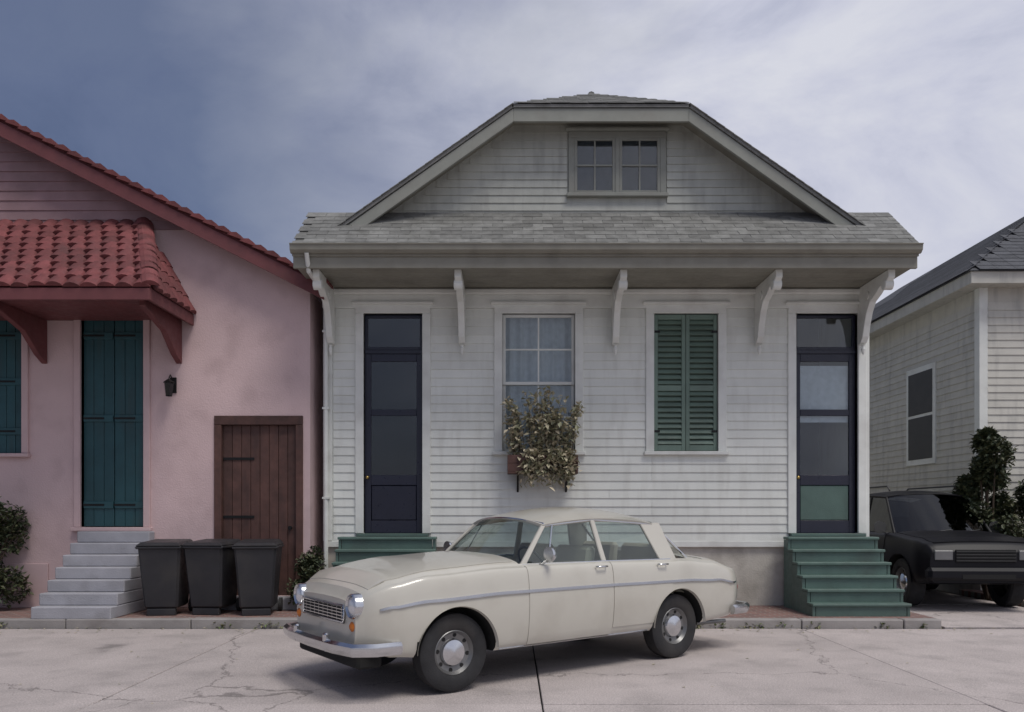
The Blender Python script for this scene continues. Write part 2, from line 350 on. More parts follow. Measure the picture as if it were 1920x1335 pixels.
for a in (WX0 - .02, WX1 - .12): box('corner_board', 'trim_paint', H, a, a + .14, FY - .036, FY + .1, FL - .12, SOF - .30, .006)
box('frieze', 'trim_paint', H, WX0 - .03, WX1 + .03, FY - .05, FY, SOF - .30, SOF + .004, .006)
MB().box(WX0 - .03, WX1 + .03, FY - .13, FY - .05, SOF - .10, SOF - .012).build('crown_moulding', 'trim_paint', H, bevel=.02)
# soffit boards, fascia, brackets
EY = 11.42
for i in range(9):
    a = EY + .03 + i * (FY - EY - .03) / 9
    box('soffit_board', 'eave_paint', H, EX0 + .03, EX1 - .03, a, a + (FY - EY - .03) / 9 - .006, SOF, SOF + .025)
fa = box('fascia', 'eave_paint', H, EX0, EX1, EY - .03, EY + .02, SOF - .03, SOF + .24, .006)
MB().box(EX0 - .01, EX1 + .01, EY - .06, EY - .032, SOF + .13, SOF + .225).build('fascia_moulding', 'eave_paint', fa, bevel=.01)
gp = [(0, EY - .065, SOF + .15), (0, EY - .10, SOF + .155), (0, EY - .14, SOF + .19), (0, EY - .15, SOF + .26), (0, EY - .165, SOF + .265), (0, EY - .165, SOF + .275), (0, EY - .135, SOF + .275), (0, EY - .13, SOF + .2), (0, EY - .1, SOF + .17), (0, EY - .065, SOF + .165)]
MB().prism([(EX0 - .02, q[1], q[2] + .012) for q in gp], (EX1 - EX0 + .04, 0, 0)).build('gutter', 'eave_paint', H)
def bracket(x):
    pts = [(0, 0, 0), (0, -1.02, 0), (0, -1.02, -.10), (0, -.92, -.16), (0, -.74, -.17), (0, -.60, -.24), (0, -.42, -.30), (0, -.30, -.44), (0, -.22, -.62), (0, -.17, -.78), (0, -.10, -.86), (0, 0, -.88)]
    b0 = MB().prism([(x - .05, FY - .05 + q[1], SOF - .012 + q[2] if q[2] < 0 else SOF - .002) for q in pts], (.10, 0, 0)).build('bracket', 'trim_paint', H, bevel=.006)
    MB().lathe([(-.068, .0), (-.068, .05), (-.06, .075), (.06, .075), (.068, .05), (.068, 0)], 14, 'x', (x, FY - .94, SOF - .19)).build('rosette', 'trim_paint', b0)
    MB().lathe([(-.064, .0), (-.064, .06), (.064, .06), (.064, 0)], 14, 'x', (x, FY - .40, SOF - .20)).build('scroll', 'trim_paint', b0)
    MB().lathe([(0, 0), (.03, .02), (.09, .034), (.14, .02), (.16, .03), (.16, 0)], 12, 'z', (x, FY - .13, SOF - 1.06)).build('drop', 'trim_paint', b0)
for x in (WX0 + .12, (dl[1] + wl[0]) / 2, (wl[1] + wr[0]) / 2, (wr[1] + drr[0]) / 2, WX1 - .12): bracket(x)
# skirt roof with shingles
SY0, SZ0, SY1, SZ1 = EY - .10, SOF + .255, 12.30, 6.18
MB().prism([(EX0, SY0, SZ0), (EX0, SY1 + .3, SZ0), (EX0, SY1 + .3, SZ1), (EX0, SY1, SZ1)], (EX1 - EX0, 0, 0)).build('skirt_core', 'shingle_grey', H)
sk = bpy.data.objects.new('skirt_roof', None); COL.objects.link(sk); sk.parent = H
def shingle_mesh(w, ln, th, m, name='shingle'):
    key = (name, round(w, 3), round(ln, 3), m)
    if key not in _cache: _cache[key] = MB().box(-w / 2, w / 2, 0, ln, 0, th).build(name, m, mesh_only=True)
    return _cache[key]
ang = math.atan2(SZ1 - SZ0, SY1 - SY0); SLn = math.hypot(SZ1 - SZ0, SY1 - SY0); rows = 9; ex = SLn / rows
for r in range(rows):
    x = EX0 - .02 + (.15 if r % 2 else 0)
    y_ = SY0 + (r * ex - .03) * math.cos(ang); z_ = SZ0 + (r * ex - .03) * math.sin(ang)
    while x < EX1:
        w = .30; xa = max(x, EX0 - .02); xb = min(x + w, EX1 + .02)
        if xb - xa > .05: link('shingle', shingle_mesh(xb - xa - .005, ex + .05, .009, 'shingle_grey'), sk, ((xa + xb) / 2, y_, z_ + .012 + random.uniform(0, .004)), (ang - .035, 0, random.uniform(-.012, .012)))
        x += w
# gable and main roof with clipped (hipped) end
P_ = .70; GX0 = EX0; GY = 12.34
def zrake(x): return 5.42 + P_ * min(x - EX0, EX1 - x)
CZ = 7.62; cx0 = EX0 + (CZ - 5.42) / P_; cx1 = EX1 - (CZ - 5.42) / P_; RZ = 5.42 + P_ * (EX1 - EX0) / 2
gw = MB().prism([(EX0 + .95, GY, SZ1 - .12), (EX1 - .95, GY, SZ1 - .12), (cx1, GY, CZ - .03), (cx0, GY, CZ - .03)], (0, .1, 0)).build('gable_wall', 'gable_paint', H)
az0, az1, ax0, ax1 = 6.50, 7.36, 1.62 - .66, 1.62 + .66
z = SZ1 - .06
while z < CZ - .10:
    xl = EX0 + (z + .12 - 5.42) / P_ + .10; xr = EX1 - (z + .12 - 5.42) / P_ - .10
    if az0 - .1 < z + .12 and z < az1 + .12: board(gw, xl, ax0 - .11, z, .12, GY, 'gable_paint'); board(gw, ax1 + .11, xr, z, .12, GY, 'gable_paint')
    else: board(gw, xl, xr, z, .12, GY, 'gable_paint')
    z += .12
aw = bpy.data.objects.new('attic_window', None); COL.objects.link(aw); aw.parent = H
casing(aw, ax0, ax1, az0, az1, GY, 'rake_paint', .09)
for a, b_ in ((ax0, 1.62 - .03), (1.62 + .03, ax1)): sash(aw, a, b_, az0, az1, GY - .042, 'rake_paint', 2, 2, .045)
box('mullion', 'rake_paint', aw, 1.59, 1.65, GY - .052, GY - .001, az0, az1)
MB().box(ax0, ax1, GY - .010, GY - .003, az0, az1).build('blind', 'shingle_dark', aw)  # not a real blind: dark sheet standing in for the unlit attic
OV = .42
def rake(x0, z0, x1, z1, name, th=.2):
    dx, dz = x1 - x0, z1 - z0
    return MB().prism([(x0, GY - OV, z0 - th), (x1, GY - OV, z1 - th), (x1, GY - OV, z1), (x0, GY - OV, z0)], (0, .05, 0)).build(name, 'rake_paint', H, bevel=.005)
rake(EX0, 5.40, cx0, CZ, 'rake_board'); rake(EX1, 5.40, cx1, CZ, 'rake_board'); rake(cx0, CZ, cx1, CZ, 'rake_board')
hy = GY - OV + 1.5
rf = MB()
for sx0, sxc in ((EX0, cx0), (EX1, cx1)):
    rf.prism([(sx0, GY - OV - .02, 5.42), (sxc, GY - OV - .02, CZ + .01), (CX, hy, RZ), (CX, 27.3, RZ), (sx0, 27.3, 5.42)], (0, 0, .05))
roof = rf.build('roof', 'shingle_grey', H)
MB().prism([(cx0 - .02, GY - OV - .02, CZ), (cx1 + .02, GY - OV - .02, CZ), (CX, hy, RZ + .01)], (0, 0, .05)).build('clipped_hip', 'shingle_grey', roof)
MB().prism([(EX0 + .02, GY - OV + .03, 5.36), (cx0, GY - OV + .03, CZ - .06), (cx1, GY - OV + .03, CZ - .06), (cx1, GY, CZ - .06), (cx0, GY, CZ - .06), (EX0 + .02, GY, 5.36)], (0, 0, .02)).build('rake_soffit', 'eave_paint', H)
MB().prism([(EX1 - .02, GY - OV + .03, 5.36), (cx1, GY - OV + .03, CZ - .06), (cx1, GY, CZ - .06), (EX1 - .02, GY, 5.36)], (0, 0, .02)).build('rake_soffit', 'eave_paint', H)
a_h = math.atan2(RZ - CZ, hy - (GY - OV)); hl = math.hypot(RZ - CZ, hy - (GY - OV)); rows = 10
for r in range(rows):
    q = r / rows; half = (cx1 - cx0) / 2 * (1 - q); yb = GY - OV - .04 + q * (hy - GY + OV); zb = CZ + q * (RZ - CZ) + .055
    x = CX - half + (.14 if r % 2 else 0) * .5
    while x < CX + half - .05:
        w = min(.28, CX + half - x)
        link('shingle', shingle_mesh(w - .005, hl / rows + .04, .009, 'shingle_grey'), roof, (x + w / 2, yb, zb + random.uniform(0, .004)), (a_h - .03, 0, random.uniform(-.012, .012))); x += w
for s_ in (0, 1):   # rake-edge shingles seen end on
    xa, xb = (EX0, cx0) if not s_ else (EX1, cx1); k = 24
    for i in range(k):
        q = i / k; dirx = 1 if xb > xa else -1
        link('shingle', shingle_mesh(.16, .3, .010, 'shingle_grey', 'shingle'), roof, (xa + (xb - xa) * (q + .02), GY - OV - .045, 5.42 + (CZ - 5.42) * (q + .02) + .056), (0, -dirx * math.atan(P_) + dirx * .03, 0))
# ridge cap
MB().tube([(CX, hy - .03, RZ + .05), (CX, 27.3, RZ + .05)], .06, 8).build('ridge_cap', 'shingle_grey', roof)
dp = MB().tube([(WX0 + .04, FY - .10, SOF - .1), (WX0 + .04, FY - .10, 3), (WX0 + .04, FY - .10, .3), (WX0 + .04, FY - .22, .18)], .035, 10).build('downpipe', 'trim_paint', H, smooth='angle')
MB().tube([(WX0 + .04, EY - .1, SOF + .17), (WX0 + .04, EY + .02, SOF - .06), (WX0 + .04, FY - .2, SOF - .12), (WX0 + .04, FY - .10, SOF - .22)], .033, 10).build('elbow', 'trim_paint', dp)
for z in (1.8, 3.2, 4.4): MB().box(WX0 - .01, WX0 + .09, FY - .14, FY - .04, z, z + .03).build('strap', 'trim_paint', dp)
# left door: dark panelled door with glazing and transom
def door(o, m, blind, panel_mat):
    x0, x1, z0, z1 = o; y = FY + .07
    casing(H, x0, x1, z0, z1, FY, 'trim_paint', W_, True, False)
    D = bpy.data.objects.new('door', None); COL.objects.link(D); D.parent = H
    zt = z1 - .62
    sash(D, x0, x1, zt + .06, z1, y, m, 1, 1, .05, name='transom')
    box('transom_bar', m, D, x0, x1, y - .02, y + .07, zt, zt + .06, .005)
    w = .10
    mb = MB().box(x0, x0 + w, y, y + .05, z0, zt).box(x1 - w, x1, y, y + .05, z0, zt)
    zr = z0 + .86
    for a, b_ in ((z0, z0 + .2), (zr - .1, zr + .06), (zr + 1.0, zr + 1.10), (zt - .12, zt)): mb.box(x0 + w, x1 - w, y + .001, y + .049, a, b_)
    mb.build('leaf', m, D, bevel=.005)
    box('panel', panel_mat, D, x0 + w + .005, x1 - w - .005, y + .012, y + .036, z0 + .205, zr - .105, .01)
    for a, b_ in ((zr + .06, zr + 1.0), (zr + 1.10, zt - .12)): MB().box(x0 + w, x1 - w, y + .02, y + .026, a, b_).build('pane', 'window_glass', D)
    if blind: MB().box(x0 + w - .02, x1 - w + .02, y + .056, y + .06, 3.02, 3.92).build('blind', 'curtain', D)
    MB().lathe([(-.07, 0), (-.07, .022), (-.05, .03), (-.03, .014), (0, .014)], 12, 'y', (x0 + .05, y, zr + .02)).build('knob', 'brass', D, smooth=True)
    box('threshold', 'stoop_paint', D, x0 - .1, x1 + .1, FY - .10, FY + .14, z0 - .05, z0 - .004, .006)
    return D
door(dl, 'navy_paint', False, 'navy_paint')
door(drr, 'navy_paint', True, 'stoop_paint')
# left window: two sashes over a planted window box
x0, x1, z0, z1 = wl
WN = bpy.data.objects.new('window', None); COL.objects.link(WN); WN.parent = H
casing(WN, x0, x1, z0, z1, FY, 'trim_paint', W_)
zm = (z0 + z1) / 2
sash(WN, x0, x1, zm - .03, z1, FY + .04, 'trim_paint', 2, 2); sash(WN, x0, x1, z0, zm + .02, FY + .082, 'trim_paint', 2, 2)
MB().grid(lambda u, v: (x0 + (x1 - x0) * u, FY + .24 + .03 * math.sin(u * 42), z0 + (z1 - z0) * v), 60, 2).build('curtain', 'curtain', WN, smooth=True)
# right window behind closed green shutters
x0, x1, z0, z1 = wr
WS = bpy.data.objects.new('shuttered_window', None); COL.objects.link(WS); WS.parent = H
casing(WS, x0, x1, z0, z1, FY, 'trim_paint', W_)
xm = (x0 + x1) / 2
MB().box(x0, x1, FY + .09, FY + .1, z0, z1).build('dark_backing', 'green_paint', WS)
for a, b_ in ((x0 + .006, xm - .003), (xm + .003, x1 - .006)):
    s_ = shutter_leaf(WS, a, b_, z0 + .01, z1 - .01, FY + .005, 'green_paint')
    for z in (z0 + .3, z1 - .3): box('hinge', 'iron', s_, (a if a < xm - .2 else b_ - .09), (a + .09 if a < xm - .2 else b_), FY - .004, FY + .004, z, z + .035)

# ------------------------------------------------------------------ stoops
def stoop(name, label, xc, w, m, y_wall, zt, n_, tread=.2, solid=False, bot=.118, group=None, lift=0):
    T = thing(name, label, 'steps', (xc, y_wall, bot), 0, group)
    rise = (zt - bot) / n_
    for i in range(n_):
        zt_ = rise * (i + 1); yf = -(n_ - i) * tread - .0
        yb = yf + tread + (.25 if i == n_ - 1 else .02)
        yb = min(yb, -.002)
        if solid: box('step', m, T, -w / 2, w / 2, yf, -.002 if i == 0 else -.002, rise * i + (.001 if i else 0), zt_, .012)
        else:
            box('tread', m, T, -w / 2 - .03, w / 2 + .03, yf - .03, yb, zt_ - .04, zt_, .007)
            box('riser', m, T, -w / 2 + .03, w / 2 - .03, yf + .005, yf + .03, zt_ - rise + .001, zt_ - .042)
    if not solid:
        for s_ in (-1, 1):
            pts = [(0, -n_ * tread, 0), (0, -.003, 0), (0, -.003, n_ * rise - .045)]
            for i in range(n_ - 1, -1, -1):
                yf = -(n_ - i) * tread
                pts += [(0, yf + .004, rise * (i + 1) - .045), (0, yf + .004, rise * i - .045 if i else 0)][: 2 if i else 1]
            MB().prism([(s_ * w / 2 - .02, q[1], q[2]) for q in pts], (.04, 0, 0)).build('stringer', m, T)
    return T
stoop('stoop', 'green painted wooden steps up to the door with the pale blind', (drr[0] + drr[1]) / 2 - .02, 1.34, 'stoop_paint', FY - .11, FL - .05, 6, .2)
stoop('stoop', 'green painted wooden steps up to the plain dark door behind the cream car', (dl[0] + dl[1]) / 2 - .05, 1.45, 'stoop_paint', FY - .11, FL - .05, 6, .2)

# ------------------------------------------------------------------ foliage helper
def leaves(name, mats, parent, n_, shape, size, rng):
    """n_ small folded leaves spread through shape(); three leaf tones in one mesh"""
    v = []; f = []; mi_ = []
    for i in range(n_):
        c = Vector(shape(rng)); s_ = size * rng.uniform(.6, 1.35)
        q = Matrix.Rotation(rng.uniform(0, 6.28), 3, 'Z') @ Matrix.Rotation(rng.uniform(-.9, 1.1), 3, 'X') @ Matrix.Rotation(rng.uniform(-.5, .5), 3, 'Y')
        o = len(v)
        for p_ in ((0, 0, 0), (-.28, .45, .06), (0, 1, -.1), (.28, .45, .06)): v.append(c + q @ (Vector(p_) * s_))
        f += [(o, o + 1, o + 2), (o, o + 2, o + 3)]; k = rng.randrange(3); mi_ += [k, k]
    me = bpy.data.meshes.new(name); me.from_pydata(v, [], f)
    for m_ in mats: me.materials.append(M[m_])
    me.polygons.foreach_set('material_index', mi_)
    return link(name, me, parent)
LEAF = ['leaf_0', 'leaf_1', 'leaf_2']; DRY = ['dry_leaf_0', 'dry_leaf_1', 'dry_leaf_2']
# window box
x0, x1, z0, z1 = wl
WB = thing('window_box', 'brown wooden window box full of dry trailing plants under the curtained window', 'planter', ((x0 + x1) / 2 + .05, FY - .26, 2.18))
hw = .54
tr_ = box('trough', 'brown_wood', WB, -hw, hw, -.14, .14, 0, .03, .004)
for y_ in (-.14, .12):
    for k in range(2): box('plank', 'brown_wood', WB, -hw, hw, y_, y_ + .02, .031 + k * .13, .031 + k * .13 + .126, .004)
for x in (-hw, hw - .02): box('end_board', 'brown_wood', WB, x, x + .02, -.119, .119, .031, .285, .004)
for x in (-.38, .38): MB().prism([(x - .015, .255, -.01), (x - .015, -.1, -.002), (x - .015, .255, -.28)], (.03, 0, 0)).build('support', 'iron', WB)
box('soil', 'earth', WB, -hw + .021, hw - .021, -.119, .119, .2, .24)
rg = random.Random(3)
shoots = []
for i in range(70):
    x = rg.uniform(-.47, .47); trail = i % 3 == 0
    lean = x * .18 + rg.uniform(-.12, .12); h = rg.uniform(.45, 1.12) * (1 - (x / .95) ** 2)
    p0 = Vector((x, rg.uniform(-.09, .09), .22))
    if trail: pts = [p0, p0 + Vector((lean * .3, -.14, .10)), Vector((x + lean * .5, -.20 - rg.random() * .05, .12)), Vector((x + lean * .6, -.19, -rg.random() * .22))]
    else: pts = [p0, p0 + Vector((lean * .3, -.03, h * .4)), p0 + Vector((lean * .7, -.07, h * .8)), p0 + Vector((lean * 1.3, -.12 - rg.random() * .08, h))]
    shoots.append(pts)
def wb_shape(r):
    q = r.choice(shoots); t = r.random() ** .75 * 3; i = min(2, int(t)); p_ = q[i].lerp(q[i + 1], t - i)
    return p_ + Vector((r.gauss(0, .035), r.gauss(0, .035), r.gauss(0, .03)))
leaves('plant_foliage', DRY, WB, 2900, wb_shape, .095, rg)
st = MB()
for q in shoots: st.tube(q, [.007, .006, .004, .002], 4)
st.build('plant_stems', 'stem_bark', WB)

# ------------------------------------------------------------------ the pink house
PY = 12.35; PX0, PX1 = -11.5, -3.12
cxr1_ = -5.7
PH = thing('pink_house', 'pink stucco house with red tiled canopy and teal shutters', 'house')
def prz(x): return 5.02 + (-2.95 - x) * .505      # rake line, apex off to the left
ap = -10.2
dd = (px(152, PY), px(270, PY), 1.36, 4.62); dw = (px(-62, PY), px(42, PY), 2.50, 4.62); bd = (px(408, PY), px(562, PY), .30, 3.0)
mb = MB(); cuts = [dw, dd, bd]; cur = PX0
for o in cuts:
    mb.box(cur, o[0], PY, PY + .25, -.02, 4.9); mb.box(o[0], o[1], PY, PY + .25, o[3], 4.9); mb.box(o[0], o[1], PY, PY + .25, -.02, o[2]); cur = o[1]
mb.box(cur, PX1, PY, PY + .25, -.02, 4.9)
mb.build('front_wall', 'pink_stucco', PH)
MB().prism([(PX0, PY, 4.9), (PX1, PY, 4.9), (PX1, PY, prz(PX1) - .06), (ap, PY, prz(ap) - .06), (PX0, PY, prz(ap) - .7)], (0, .25, 0)).build('gable_wall', 'pink_stucco', PH)
gcl = bpy.data.objects.new('gable_cladding', None); COL.objects.link(gcl); gcl.parent = PH
z = 5.95
while z < 7.9:
    xr = -2.95 - (z + .16 + .12 - 5.02) / .505
    xl = -8.9
    xb = -2.95 - (z + .10 - 5.02) / .505; xt = xb - .162 / .505; lim = cxr1_ - .02 if z < 5.95 else 9
    xb, xt = min(xb, lim), min(xt, lim)
    if xt - xl > .2: MB().add([(xl, PY - .024, z), (xb, PY - .024, z), (xb, PY - .002, z), (xl, PY - .002, z), (xl, PY - .006, z + .162), (xt, PY - .006, z + .162), (xt, PY - .001, z + .162), (xl, PY - .001, z + .162)], [(0,3,2,1),(4,5,6,7),(0,1,5,4),(1,2,6,5),(2,3,7,6),(3,0,4,7)]).build('clapboard', 'red_cladding', gcl)
    z += .15
MB().box(PX1 - .25, PX1, PY + .25, 24, -.02, 5.0).build('side_wall', 'pink_stucco', PH)
MB().box(PX0, PX1 - .3, PY + .5, PY + .55, 0, 5).build('inner_wall', 'room_dark', PH)
rfp = MB().prism([(-2.85, PY - .30, prz(-2.85)), (-2.85, PY - .30, prz(-2.85) + .09), (ap, PY - .30, prz(ap) + .09), (ap, PY - .30, prz(ap))], (0, 12, 0))
rfp.prism([(-13.4, PY - .30, prz(ap) - 1.6), (ap, PY - .30, prz(ap)), (ap, PY - .30, prz(ap) + .09), (-13.4, PY - .30, prz(ap) - 1.5)], (0, 12, 0))
pr = rfp.build('roof', 'tile_red', PH)
MB().prism([(-2.83, PY - .34, prz(-2.83) - .17), (-2.83, PY - .34, prz(-2.83) + .04), (ap, PY - .34, prz(ap) + .04), (ap, PY - .34, prz(ap) - .17)], (0, .036, 0)).build('rake_board', 'red_trim', pr)
k = 40
rt = _cache['rt'] = MB().prism([(-.12, 0, 0), (-.09, 0, .045), (0, 0, .075), (.09, 0, .045), (.12, 0, 0)], (0, .34, 0)).build('tile', 'tile_red', mesh_only=True)
for i in range(k):
    x = -2.86 - i * .185
    if x > ap: link('tile', rt, pr, (x, PY - .38, prz(x) + .085 + random.uniform(0, .008)), (0, math.atan(.505) - .12, random.uniform(-.03, .03)))
# canopy
CY0, CZ0, CY1, CZ1 = 10.85, 4.60, PY - .01, 5.98
cxr0, cxr1, cxl = -4.92, -5.68, -9.6
cn = MB().prism([(cxl, CY0, CZ0), (cxr0, CY0, CZ0), (cxr1, CY1, CZ1), (cxl, CY1, CZ1)], (0, 0, .04))
cn.prism([(cxr0, CY0, CZ0), (cxr0, CY1, CZ0), (cxr1, CY1, CZ1)], (0, 0, .04))
can = cn.build('canopy', 'red_trim', PH)
ca = math.atan2(CZ1 - CZ0, CY1 - CY0); cl_ = math.hypot(CZ1 - CZ0, CY1 - CY0); rows = 10
tm = MB().prism([(-.122, 0, 0), (-.10, 0, .03), (-.05, 0, .058), (0, 0, .066), (.05, 0, .058), (.10, 0, .03), (.122, 0, 0)], (0, cl_ / rows + .05, 0)).build('tile', 'tile_red', mesh_only=True)
for r in range(rows):
    q = r / rows; xr = cxr0 + (cxr1 - cxr0) * q; x = xr - .10
    while x > -8.6:
        link('tile', tm, can, (x, CY0 - .03 + q * (CY1 - CY0), CZ0 + q * (CZ1 - CZ0) + .045 + random.uniform(0, .018)), (ca - .05 + random.uniform(-.02, .02), 0, random.uniform(-.045, .045))); x -= .235 + random.uniform(-.006, .006)
for i in range(11):     # hip cap tiles
    q = i / 11; v_ = Vector((cxr1 - cxr0, CY1 - CY0, CZ1 - CZ0)); eu = v_.to_track_quat('Y', 'Z').to_euler()
    link('tile', tm, can, Vector((cxr0 + .02, CY0 - .02, CZ0 + .075)) + v_ * q, eu)
sa = math.atan2(CZ1 - CZ0, cxr0 - cxr1)
for r in range(6):      # tiles of the side slope
    q = r / 6; y_ = CY0 + .22 + q * (CY1 - CY0)
    while y_ < CY1 - .05:
        xx = cxr0 + .02 + (cxr1 - cxr0) * q; link('tile', tm, can, (xx, y_, CZ0 + q * (CZ1 - CZ0) + .045), (sa - .05, 0, R(90))); y_ += .235
cf = box('canopy_fascia', 'red_trim', PH, cxl, cxr0 + .01, CY0 - .03, CY0 + .01, CZ0 - .13, CZ0 + .03, .006)
box('canopy_fascia', 'red_trim', PH, cxr0 - .03, cxr0 + .01, CY0 + .012, CY1, CZ0 - .13, CZ0 + .02, .006)
box('canopy_soffit', 'red_trim', PH, cxl, cxr0 - .032, CY0 + .012, CY1, CZ0 - .05, CZ0 - .01)
for x in (-5.14, -7.22):
    MB().prism([(x - .045, CY1 + .008, CZ0 - .052), (x - .045, CY0 + .25, CZ0 - .052), (x - .045, CY0 + .25, CZ0 - .14), (x - .045, CY1 - .55, CZ0 - .34), (x - .045, CY1 - .2, CZ0 - .62), (x - .045, CY1 + .008, CZ0 - .72)], (.09, 0, 0)).build('bracket', 'red_trim', PH, bevel=.008)
def batten_leaf(parent, x0, x1, z0, z1, y, m, nb):
    S_ = bpy.data.objects.new('shutter', None); COL.objects.link(S_); S_.parent = parent
    w = (x1 - x0) / nb
    for i in range(nb): box('plank', m, S_, x0 + i * w + .003, x0 + (i + 1) * w - .003, y + random.uniform(-.002, .002), y + .03, z0, z1, .005)
    for z in (z0 + .28, (z0 + z1) / 2, z1 - .34):
        box('batten', m, S_, x0 + .01, x1 - .01, y - .026, y - .003, z, z + .11, .006)
        box('strap_hinge', 'iron', S_, x0, x0 + (x1 - x0) * .7, y - .033, y - .027, z + .04, z + .07)
    return S_
for o in (dw, dd):
    casing(PH, o[0], o[1], o[2], o[3], PY, 'pink_trim', .10, True, True); xm = (o[0] + o[1]) / 2
    for a, b_ in ((o[0] + .006, xm - .003), (xm + .003, o[1] - .006)): batten_leaf(PH, a, b_, o[2] + .01, o[3] - .01, PY + .05, 'teal_paint', 3)
bw = bpy.data.objects.new('wooden_door', None); COL.objects.link(bw); bw.parent = PH; bw['label'] = 'reddish brown plank door'
for i in range(8):
    w = (bd[1] - bd[0] - .12) / 8; box('plank', 'brown_wood', bw, bd[0] + .06 + i * w + .003, bd[0] + .06 + (i + 1) * w - .003, PY + .05 + random.uniform(-.003, .003), PY + .09, bd[2], bd[3] - .06, .005)
for a, b_, c, d_ in ((bd[0] - .05, bd[0] + .06, bd[2], bd[3] - .062), (bd[1] - .06, bd[1] + .05, bd[2], bd[3] - .062), (bd[0] - .05, bd[1] + .05, bd[3] - .06, bd[3] + .08)): box('frame', 'brown_wood', bw, a, b_, PY - .03, PY + .1, c, d_, .006)
for z in (.7, 1.5, 2.4): box('strap_hinge', 'iron', bw, bd[0] + .07, bd[0] + .55, PY + .036, PY + .044, z, z + .04)
MB().lathe([(-.05, 0), (-.05, .03), (0, .03)], 10, 'y', (bd[1] - .16, PY + .05, 1.35)).build('handle', 'iron', bw)
box('sill', 'step_concrete', PH, bd[0] - .15, bd[1] + .15, PY - .35, PY - .002, .1185, .295, .012)
MB().box(PX0, PX1 + .02, PY - .03, PY - .002, .1, .85).build('plinth', 'pink_trim', PH) if False else None
for a, b_ in ((PX0, dd[0] - .5), (dd[1] + .5, bd[0] - .06), (bd[1] + .06, PX1)): box('plinth', 'pink_trim', PH, a, b_, PY - .035, PY - .002, .119, .80, .008)
stoop('front_steps', 'grey concrete steps up to the tall teal shuttered door of the pink house', (dd[0] + dd[1]) / 2 + .10, 1.10, 'step_concrete', PY - .003, dd[2] - .062, 7, .195, True)
lamp = thing('wall_lantern', 'small black iron lantern fixed to the pink wall beside the teal door', 'lantern', (px(325, PY), PY - .002, 3.55))
box('back_plate', 'iron', lamp, -.05, .05, -.02, 0, -.12, .12, .004); MB().tube([(0, -.02, .08), (0, -.12, .14), (0, -.17, .08)], .01, 6).build('arm', 'iron', lamp)
MB().lathe([(-.16, .05), (.04, .075), (.05, .09), (.10, .02), (.10, 0)], 6, 'z', (0, -.17, -.03)).build('cage', 'iron', lamp); MB().lathe([(-.15, .052), (.035, .077)], 6, 'z', (0, -.17, -.03)).build('pane', 'window_glass', lamp)

# ------------------------------------------------------------------ the grey neighbour on the right
NY = 15.0; NX0, NX1 = 8.78, 15.5; NE = 5.80
NH = thing('grey_house', 'pale grey clapboard house with dark hip roof beyond the driveway', 'house')
nf = MB().box(NX0 + .12, NX1, NY, NY + .12, .9, NE).build('front_wall', 'neighbour_paint', NH)
ns = MB().box(NX0, NX0 + .12, NY, 28, .9, NE).build('side_wall', 'neighbour_paint', NH)
MB().box(NX0 + .03, NX1, NY + .03, 28, -.02, .9).build('foundation', 'foundation', NH)
z = .9; key = None
sb = [MB().prism([(-.024, 0, 0), (-.005, 0, 0), (-.001, 0, .152), (-.006, 0, .152)], (0, ln, 0)).build('clapboard', 'neighbour_paint', mesh_only=True) for ln in (5.2, 4.1, 3.5)]
while z < NE - .3:
    y_ = NY + .14; order = random.sample([0, 1, 2], 3)
    for k in order: link('clapboard', sb[k], ns, (NX0, y_, z)); y_ += (5.2, 4.1, 3.5)[k] + .004
    board(nf, NX0 + .14, 10.45, z, .14, NY, 'neighbour_paint') if 2.3 < z + .14 and z < 4.75 else board(nf, NX0 + .14, NX1, z, .14, NY, 'neighbour_paint')
    z += .14
MB().box(NX0 - .03, NX0 + .13, NY - .036, NY + .13, .9, NE).build('corner_board', 'trim_paint', NH, bevel=.006)
EO = .38
for a, b_, c, d_ in ((NX0 - EO, NX1 + EO, NY - EO, NY - EO + .05), (NX0 - EO, NX0 - EO + .05, NY - EO + .052, 28.5)): box('fascia', 'neighbour_paint', NH, a, b_, c, d_, NE - .02, NE + .2, .006)
box('soffit', 'neighbour_paint', NH, NX0 - EO + .052, NX1 + EO, NY - EO + .052, 28.4, NE, NE + .03)
nrx = (NX0 + NX1) / 2; nrz = NE + .2 + 2.6
nr = MB().add([(NX0 - EO - .05, NY - EO - .05, NE + .2), (NX1 + EO, NY - EO - .05, NE + .2), (NX1 + EO, 28.6, NE + .2), (NX0 - EO - .05, 28.6, NE + .2), (nrx, NY + 3.2, nrz), (nrx, 25, nrz)], [(0, 1, 4), (1, 2, 5, 4), (2, 3, 5), (3, 0, 4, 5), (3, 2, 1, 0)]).build('roof', 'shingle_dark', NH)
na = math.atan2(2.6, 3.2 + EO + .05); nl = math.hypot(2.6, 3.2 + EO + .05)
for r in range(12):
    q = r * .2 / nl; xl = NX0 - EO - .05 + q * (nrx - NX0 + EO + .05); x = xl + (.17 if r % 2 else .34)
    while x < 10.9:
        link('shingle', shingle_mesh(.335, .25, .012, 'shingle_dark'), nr, (x, NY - EO - .07 + q * (3.2 + EO), NE + .21 + q * 2.6), (na - .03, 0, random.uniform(-.01, .01))); x += .34
na2 = math.atan2(2.6, nrx - NX0 + EO + .05); nl2 = math.hypot(2.6, nrx - NX0 + EO + .05)
